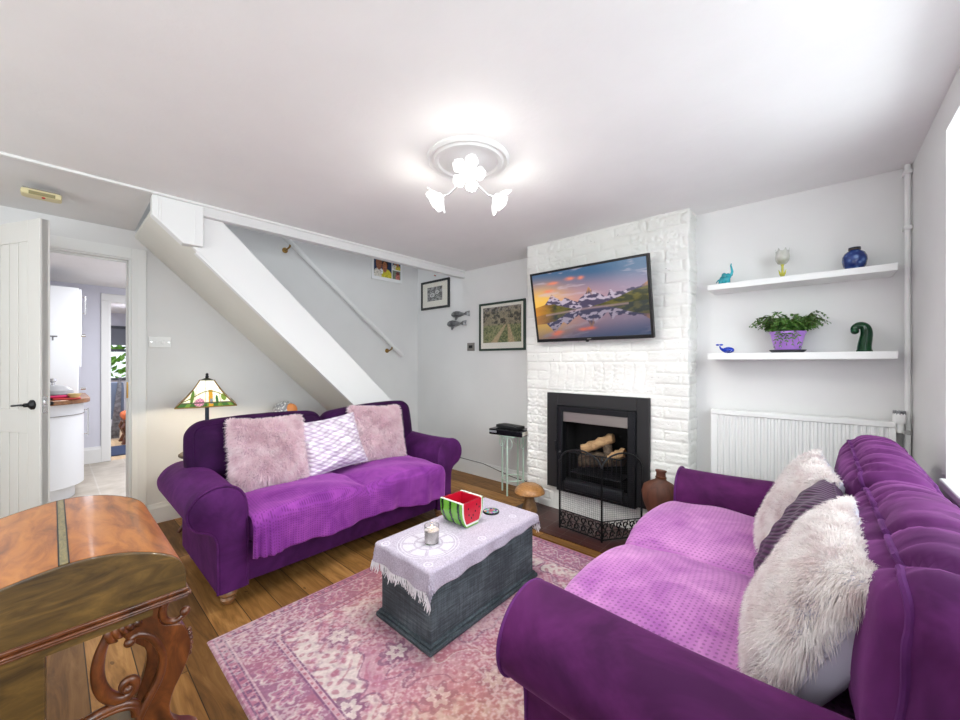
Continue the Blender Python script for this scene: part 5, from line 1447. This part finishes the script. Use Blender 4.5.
# whale, fern, green bird
t = thing('glass_whale', 'small blue and clear glass whale on the lower shelf', 'ornament', (-.437,2.875,SZ2))
obj('body', G().sphere((.008,0,.021), .021, 12, (1.55,.8,.95)), M['dglass'], t, smooth=60)
obj('belly', G().sphere((.010,-.003,.015), .0165, 10, (1.6,.85,.85)), M['clear'], t, smooth=60)
obj('tail', G().tube([(-.018,0,.022),(-.034,0,.032),(-.040,0,.048)], [.012,.006,.004], 10), M['dglass'], t, smooth=60)
for s in (-1, 1): obj('fluke', G().sphere((-.041+s*.010,0,.056), .010, 8, (1.1,.4,.6)), M['dglass'], t, smooth=60)
t = thing('potted_fern', 'green fern in a lilac pot on a dark saucer on the lower shelf', 'plant', (-.135,2.895,SZ2))
obj('saucer', G().lathe([(0,0),(.072,0),(.088,.016),(.086,.017),(.07,.004),(0,.004)], n=40), M['saucer'], t)
obj('pot', G().lathe([(0,.006),(.056,.006),(.062,.02),(.082,.112),(.086,.112),(.087,.124),(.082,.124),(.078,.105),(.058,.02),(0,.012)], n=44), M['pot'], t)
obj('soil', G().lathe([(0,.106),(.079,.104)], n=30), M['soil'], t)
rr = random.Random(21); lv = G(); stm = G()
for k in range(120):
    an = rr.uniform(0, 2*PI); L = rr.uniform(.05,.12); up = rr.uniform(.9,1.9)
    if k < 16: an = [0.05,.35,PI-.1,PI+.35,-1.2,-1.9,-.6,PI-.4,-1.57,.6,-.1,PI+.1,-.35,PI+.2,-1.75,-1.35][k]; L = [.14,.13,.14,.13,.12,.12,.12,.13,.10,.13,.13,.12,.14,.13,.11,.10][k]; up = [1.0,1.2,1.1,1.0,.5,.7,.9,1.1,.3,1.2,1.6,1.5,.9,1.0,.3,.5][k]
    d = Vector((math.cos(an), math.sin(an)*.6, 0)); p0 = Vector((math.cos(an)*.045, math.sin(an)*.045, .112)); pts = []
    n = 11
    for i in range(n+1):
        s_ = i/n; r = L*s_; z = L*up*(s_*1.85-1.45*s_*s_) if up > .8 else L*(s_*1.1-1.75*s_*s_)
        p = p0+d*r+Vector((rr.gauss(0,.001),rr.gauss(0,.001),z)); p.y = min(p.y, .095)
        pts.append(p)
    stm.tube(pts, [.0016*(1-.6*i/n) for i in range(n+1)], 5)
    for i in range(1, n+1):
        tdir = (pts[i]-pts[i-1]).normalized(); sd = tdir.cross(Vector((rr.gauss(0,.25),rr.gauss(0,.25),1)))
        if sd.length < .1: sd = Vector((1,0,0))
        sd.normalize(); ll = .019*math.sin(PI*min(.95, .30+.65*i/n))+.004
        for s in (-1, 1):
            e = sd*s*ll+tdir*ll*.35+Vector((0,0,-.005+rr.uniform(-.005,.005))); w = tdir*(.0052)
            b = pts[i]; lv.add([b, b+e*.35+w, b+e*.8+w*.8, b+e*1.05, b+e*.75-w*.8, b+e*.3-w], [(0,1,2,3,4,5)])
obj('fronds', lv, M['leaf'], t, smooth=0); obj('stems', stm, plain('stem_green', (96,92,44), .6), t)
t = thing('glass_bird', 'tall dark green glass ornament with a curled head on the lower shelf', 'ornament', (.185,2.880,SZ2))
bp = smoothpoly([(0,.0),(.0,.03),(.006,.07),(.010,.105),(.002,.135),(-.020,.143),(-.038,.128),(-.036,.110)], 2)
nb = len(bp); obj('body', G().tube([(x,0,z) for x, z in bp], [(.031-.010*min(1,k/(nb-1)/.6)) if k/(nb-1) < .6 else (.021-.006*(k/(nb-1)-.6)/.4) for k in range(nb)], 20), M['gglass'], t, smooth=60)
obj('head', G().sphere((-.036,0,.112), .0175, 10), M['gglass'], t, smooth=60)
obj('base', G().lathe([(0,0),(.031,0),(.033,.004),(.031,.010),(0,.010)], n=28), M['gglass'], t)

# ------------------------------------------------------------------ fireplace
t = thing('fireplace', 'black metal fireplace insert in the white brick chimney breast', 'fireplace', (-1.3,2.83,.2), world=True)
FX0, FX1, FZ0, FZ1 = -1.722, -.890, .205, .993
ix0, ix1, iz0, iz1 = -1.565, -1.035, .225, .845
FY = 2.795
g = G()
for a in ((FX0,FY,FZ0,-1.618,2.832,FZ1), (-.978,FY,FZ0+.0,FX1,2.832,FZ1), (-1.618,FY,.893,-.978,2.832,FZ1)): g.bx(*a)
obj('surround', g, M['blackm'], t, bevel=.003)
g = G(); fy = FY-.022
for a in ((-1.618,fy,.192,ix0,2.84,.893), (ix1,fy,.192,-.978,2.84,.893), (ix0,fy,iz1,ix1,2.84,.893), (ix0,fy,.192,ix1,2.84,.275)): g.bx(*a)
obj('inner_frame', g, M['iron'], t, bevel=.004)
bd = G(); fr_ = [(-1.612,fy-.002,.20),(-1.612,fy-.002,.887),(-.984,fy-.002,.887),(-.984,fy-.002,.20)]
for a, b in zip(fr_[:-1], fr_[1:]): bd.tube([a,b], .004, 8)
obj('frame_bead', bd, M['iron'], t)
g = G(); yb = 3.05
for a in ((ix0-.03,2.84,.20,ix0-.02,yb,.90), (ix1+.02,2.84,.20,ix1+.03,yb,.90), (ix0-.03,yb,.20,ix1+.03,yb+.01,.90), (ix0-.03,2.84,.19,ix1+.03,yb,.20), (ix0-.03,2.84,.90,ix1+.03,yb,.91)): g.bx(*a)
obj('firebox', g, M['soot'], t, label='sooty firebox')
obj('canopy', G().prism([(fy+.012,.845),(fy+.012,.765),(fy+.018,.762),(fy+.05,.845)], 'x', ix0+.001, ix1-.001), M['steel'], t, bevel=.002, label='brushed steel smoke canopy')
obj('ash_cover', G().prism([(fy-.012,.30),(fy-.022,.275),(fy-.022,.225),(fy-.005,.215),(fy+.02,.215),(fy+.02,.31)], 'x', ix0+.03, ix1-.03), M['iron'], t, bevel=.004)
for x in (-1.622,-.974): obj('catch', G().tube([(x,fy-.008,.52),(x,fy-.008,.60)], .008, 8), M['iron'], t)
g = G(); gx0, gx1, gy0, gy1 = ix0+.055, ix1-.055, 2.80, 2.98
for z in (.36,.52): g.tube([(gx0,gy0,z),(gx1,gy0,z)], .006, 8); g.tube([(gx0,gy1,z),(gx1,gy1,z)], .006, 8); g.tube([(gx0,gy0,z),(gx0,gy1,z)], .006, 8); g.tube([(gx1,gy0,z),(gx1,gy1,z)], .006, 8)
for k in range(13):
    x = gx0+(gx1-gx0)*k/12; g.tube([(x,gy0-.004,.52),(x+.006,gy0-.012,.44),(x,gy0-.004,.36)], .0042, 6)
for k in range(9): g.tube([(gx0,gy0+.02*k,.36),(gx1,gy0+.02*k,.36)], .004, 6)
for x in (gx0, gx1): g.tube([(x,gy0,.36),(x,gy0,.205)], .006, 8); g.tube([(x,gy1,.36),(x,gy1,.205)], .006, 8)
obj('grate', g, M['iron'], t)
def log(a, b, r, m, name, label, group=None):
    a, b = Vector(a), Vector(b); n = 10
    g = G().tube([a+(b-a)*k/n+Vector((0,.004*math.sin(k*1.7),.004*math.cos(k*2.1))) for k in range(n+1)], [r*(1+.08*math.sin(k*2.3)) for k in range(n+1)], 12)
    c = (a+b)/2
    return tag(obj(name, g, m, loc=tuple(c), smooth=60), label, 'log', 'firewood in the grate')
log((-1.44,2.86,.535),(-1.20,2.93,.655), .038, M['logw'], 'fire_log', 'pale split log lying topmost and tilted in the fire grate')
log((-1.45,2.85,.445),(-1.16,2.87,.500), .050, M['logb'], 'fire_log', 'dark barked log along the front of the fire grate')
log((-1.42,2.93,.455),(-1.12,2.92,.500), .055, M['logb'], 'fire_log', 'dark barked log at the back of the fire grate')
log((-1.20,2.83,.520),(-1.26,2.95,.600), .034, M['logb'], 'fire_log', 'short bark-covered log crossing under the pale one')
log((-1.22,2.84,.500),(-1.10,2.90,.560), .036, M['logw'], 'fire_log', 'small pale log end at the right of the fire grate')
# fire screen
t = thing('fire_screen', 'black folding mesh fire screen with arched tops on the hearth', 'fire screen', (-1.12,2.5,.014), world=True)
def panel(pa, pb, name):
    pa, pb = Vector(pa), Vector(pb); d = (pb-pa); L = d.length; d.normalize(); z0 = .016; zs = .505; zt = .618
    P3 = lambda s, z: (pa.x+d.x*s, pa.y+d.y*s, z)
    arch = [P3(L/2-L/2*math.cos(PI*k/24), zs+(zt-zs)*math.sin(PI*k/24)) for k in range(25)]
    g = G().tube([P3(0,z0),P3(0,zs)], .0075, 8); g.tube([P3(L,z0),P3(L,zs)], .0075, 8); g.tube(arch, .0065, 8); g.tube([P3(0,.155),P3(L,.155)], .004, 6); g.tube([P3(0,.030),P3(L,.030)], .005, 6)
    for s in (0, L): g.sphere(P3(s, zs+.012), .010, 8)
    f = obj('panel_frame', g, M['black'], t)
    mm = G(); n = 22
    for k in range(1, n):
        s = L*k/n; zz = zs+(zt-zs)*math.sqrt(max(0, 1-((s-L/2)/(L/2))**2)); mm.tube([P3(s,.155),P3(s,zz)], .0006, 4)
    for k in range(1, 31):
        z = .155+(zt-.155)*k/31; x = 0
        if z > zs: x = L/2-L/2*math.sqrt(max(0, 1-((z-zs)/(zt-zs))**2))
        mm.tube([P3(x,z),P3(L-x,z)], .0006, 4)
    o = obj('mesh', mm, M['black'], f); o['kind'] = 'stuff'
    # pierced scroll band at the foot
    sc = G(); nn = 6
    for k in range(nn):
        c = L*(k+.5)/nn; r = L/nn*.42
        for zz in (.065,.118):
            sc.tube([P3(c+r*math.cos(a*PI/8)*(1-.04*a), zz+.024*math.sin(a*PI/8)*(1-.04*a)) for a in range(17)], .0048, 6)
        sc.tube([P3(c-r,.035),P3(c+r,.150)], .0036, 5); sc.tube([P3(c+r,.035),P3(c-r,.150)], .0026, 5)
        sc.tube([P3(c-r*1.1,.092),P3(c+r*1.1,.092)], .0026, 5)
    obj('scroll_band', sc, M['black'], f)
A_, B_, C_ = (-1.44,2.515,0), (-1.105,2.495,0), (-.925,2.745,0)
panel(A_, B_, 'l'); panel(B_, C_, 'r')
for s, z in ((A_,.60),(B_,.60)): obj('finial', G().lathe([(.004,.555),(.006,.565),(.010,.575),(.004,.590),(0,.598)], (s[0],s[1],0), 10), M['black'], t)
# wooden vase
t = thing('wooden_vase', 'dark brown gourd-shaped wooden vase right of the fire screen', 'vase', (-.755,2.60,.014))
obj('body', G().lathe([(0,0),(.040,0),(.043,.01),(.036,.06),(.045,.14),(.075,.24),(.110,.33),(.120,.39),(.108,.435),(.070,.462),(.036,.478),(.030,.49),(.028,.525),(.036,.535),(.034,.540),(.024,.535),(.022,.49),(0,.48)], n=44, sx=1, sy=.62), M['terracotta'], t, smooth=60)
obj('neck_ring', G().lathe([(.029,.486),(.034,.490),(.034,.498),(.029,.502)], n=30, sy=.75), M['carved'], t)
# wooden mushroom
t = thing('wooden_mushroom', 'turned wooden mushroom with a tan cap at the left of the hearth', 'ornament', (-1.785,2.625,.014))
obj('stem', G().lathe([(0,0),(.062,0),(.066,.010),(.055,.05),(.040,.10),(.034,.14),(.036,.165),(0,.165)], n=36), M['mush_stem'], t, smooth=60)
obj('cap', G().lathe([(.030,.162),(.075,.150),(.108,.150),(.124,.160),(.122,.176),(.105,.200),(.075,.220),(.035,.232),(0,.234)], n=48, wob=lambda a, j: 1+.02*math.sin(3*a+1)), M['mush_cap'], t, smooth=60)
# metal side stand with album
t = thing('metal_stand', 'pale green wrought metal plant stand beside the chimney breast', 'stand', (-2.165,2.90,0))
tx = G(); tr_ = .125
tx.tube([(tr_*math.cos(2*PI*k/32), tr_*math.sin(2*PI*k/32), .560) for k in range(32)], .006, 8, closed=True); tx.lathe([(0,.557),(tr_,.557),(tr_,.563),(0,.563)], n=32)
obj('top', tx, M['green_metal'], t)
obj('lower_ring', G().tube([(.105*math.cos(2*PI*k/32), .105*math.sin(2*PI*k/32), .150) for k in range(32)], .0045, 8, closed=True), M['green_metal'], t)
for k, a in enumerate((-1.40,.15,1.75,3.3)):
    cs_, sn = math.cos(a), math.sin(a)
    lg = G().tube([(.112*cs_,.112*sn,.560),(.112*cs_,.112*sn,.012)], .0085, 8)
    lg2 = obj('leg', lg, M['green_metal'], t)
    s = G()
    tgx, tgy = -sn, cs_
    for q in (-1, 1):
        s.tube([(.112*cs_+q*tgx*(.012+.040*math.sin(PI*j/12)), .112*sn+q*tgy*(.012+.040*math.sin(PI*j/12)), .545-.05*(1-math.cos(PI*j/12))/1.) for j in range(13)], .0035, 6)
    obj('scroll', s, M['green_metal'], lg2)
t = thing('photo_album', 'black glossy album lying on the pale green metal stand', 'album', (-2.17,2.885,.5665), math.radians(8))
obj('cover', G().bx(-.185,-.105,0,.165,.105,.055), plain('gloss_black', (22,22,26), .2), t, bevel=.008)
obj('pages', G().bx(-.150,-.090,.010,.168,.095,.045), M['paper'], t)
obj('spine_label', G().bx(-.180,-.1065,.020,-.10,-.105,.040), plain('silver_label', (176,178,184), .3, .4), t)
t = thing('black_handset', 'black folded leather case lying on the album', 'case', (-2.17,2.88,.622), math.radians(-6))
g = G(); rbox(g, (-.01,0,.017), (.13,.065,.016), .010, 6); obj('case', g, plain('leather_black', (30,30,32), .45, bump=.4, bsc=120), t)
obj('strap', G().tube([(-.12,-.04,.034),(-.04,-.05,.040),(.05,-.03,.038),(.12,-.04,.030)], .006, 6, flat=.5), M['black'], t)
# cables behind the stand
g = G(); g.tube([(-2.00,3.06,.02),(-2.02,3.05,.12),(-2.05,3.04,.22),(-2.01,3.04,.30),(-1.98,3.05,.24),(-2.03,3.03,.15),(-2.10,3.03,.10),(-2.30,3.06,.10),(-2.7,3.085,.155),(-3.1,3.09,.16)], .004, 6)
g.tube([(-1.99,3.03,.30),(-2.06,3.02,.27),(-2.04,3.03,.20),(-1.99,3.03,.18),(-2.05,3.02,.14),(-2.0,3.03,.05)], .0045, 6)
tag(obj('cable', g, M['rubber'], loc=(-2.03,3.04,.02)), 'tangled black cable on the skirting beside the chimney breast', 'cable')
# ------------------------------------------------------------------ light
w = bpy.data.worlds.new('World'); scene.world = w; w.use_nodes = True
bg = w.node_tree.nodes['Background']; bg.inputs[0].default_value = (.86,.93,1,1); bg.inputs[1].default_value = 1.2
def area(name, loc, rot, sx, sy, e, col=(1,1,1)):
    l = bpy.data.lights.new(name, 'AREA'); l.shape = 'RECTANGLE'; l.size = sx; l.size_y = sy; l.energy = e; l.color = col
    o = link(bpy.data.objects.new(name, l)); o.location = loc; o.rotation_euler = rot; return o
def point(name, loc, e, r=.03, col=(1,1,1)):
    l = bpy.data.lights.new(name, 'POINT'); l.energy = e; l.shadow_soft_size = r; l.color = col
    o = link(bpy.data.objects.new(name, l)); o.location = loc; return o
day = (.88,.97,1)
area('daylight_window_1', (XR+.46,(W0+W1)/2,(WZ0+WZ1)/2+.15), (0,PI/2-.62,0), WZ1-WZ0, W1-W0, 36, day)
area('side_window_fill', (XR+.46,(V0+V1)/2,(WZ0+WZ1)/2+.15), (0,PI/2-.3,0), WZ1-WZ0, V1-V0, 38, day)  # added fill from behind the camera, through the invented side window
def spot(name, loc, e, r, ang, col):
    l = bpy.data.lights.new(name, 'SPOT'); l.energy = e; l.shadow_soft_size = r; l.color = col; l.spot_size = math.radians(ang); l.spot_blend = 1
    o = link(bpy.data.objects.new(name, l)); o.location = loc; return o
area('rear_window_fill', (-1.7,YR-.25,1.45), (-PI/2,0,PI), 2.3, 1.2, 27, (.95,1,.99))  # added soft room fill, through the invented rear window
for k, p in enumerate(LIGHTS):
    spot('ceiling_bulb', p, 23, .03, 172, (1,1,.94)); point('ceiling_bulb_glow', (p[0],p[1],p[2]-.03), 1.5, .05, (1,1,.93))
point('lamp_bulb', LAMP, 9, .03, (1,.88,.68))
area('kitchen_ceiling_light', (-5.0,.95,2.15), (0,0,0), 1.0, 1.0, 34, (.94,.96,1))
area('utility_light', (-8.2,.6,2.15), (0,0,0), 1.2, 1.2, 45, (.92,.95,1))
area('stairwell_fill', (-3.45,1.9,4.2), (0,0,0), .5, 1.6, 8, (.85,.92,1))  # unseen light added so the upper stairwell is not dark

cam = bpy.data.cameras.new('camera'); co = link(bpy.data.objects.new('camera', cam))
co.location = (0,0,1.25); co.rotation_euler = (PI/2,0,math.radians(41.65))
cam.sensor_width = 36; cam.lens = 380/960*36; cam.shift_y = 2/960; cam.clip_start = .02
scene.camera = co
vs = scene.view_settings
vs.view_transform = 'Standard'; vs.look = 'None'; vs.gamma = 1; vs.use_curve_mapping = False; vs.exposure = 0.24
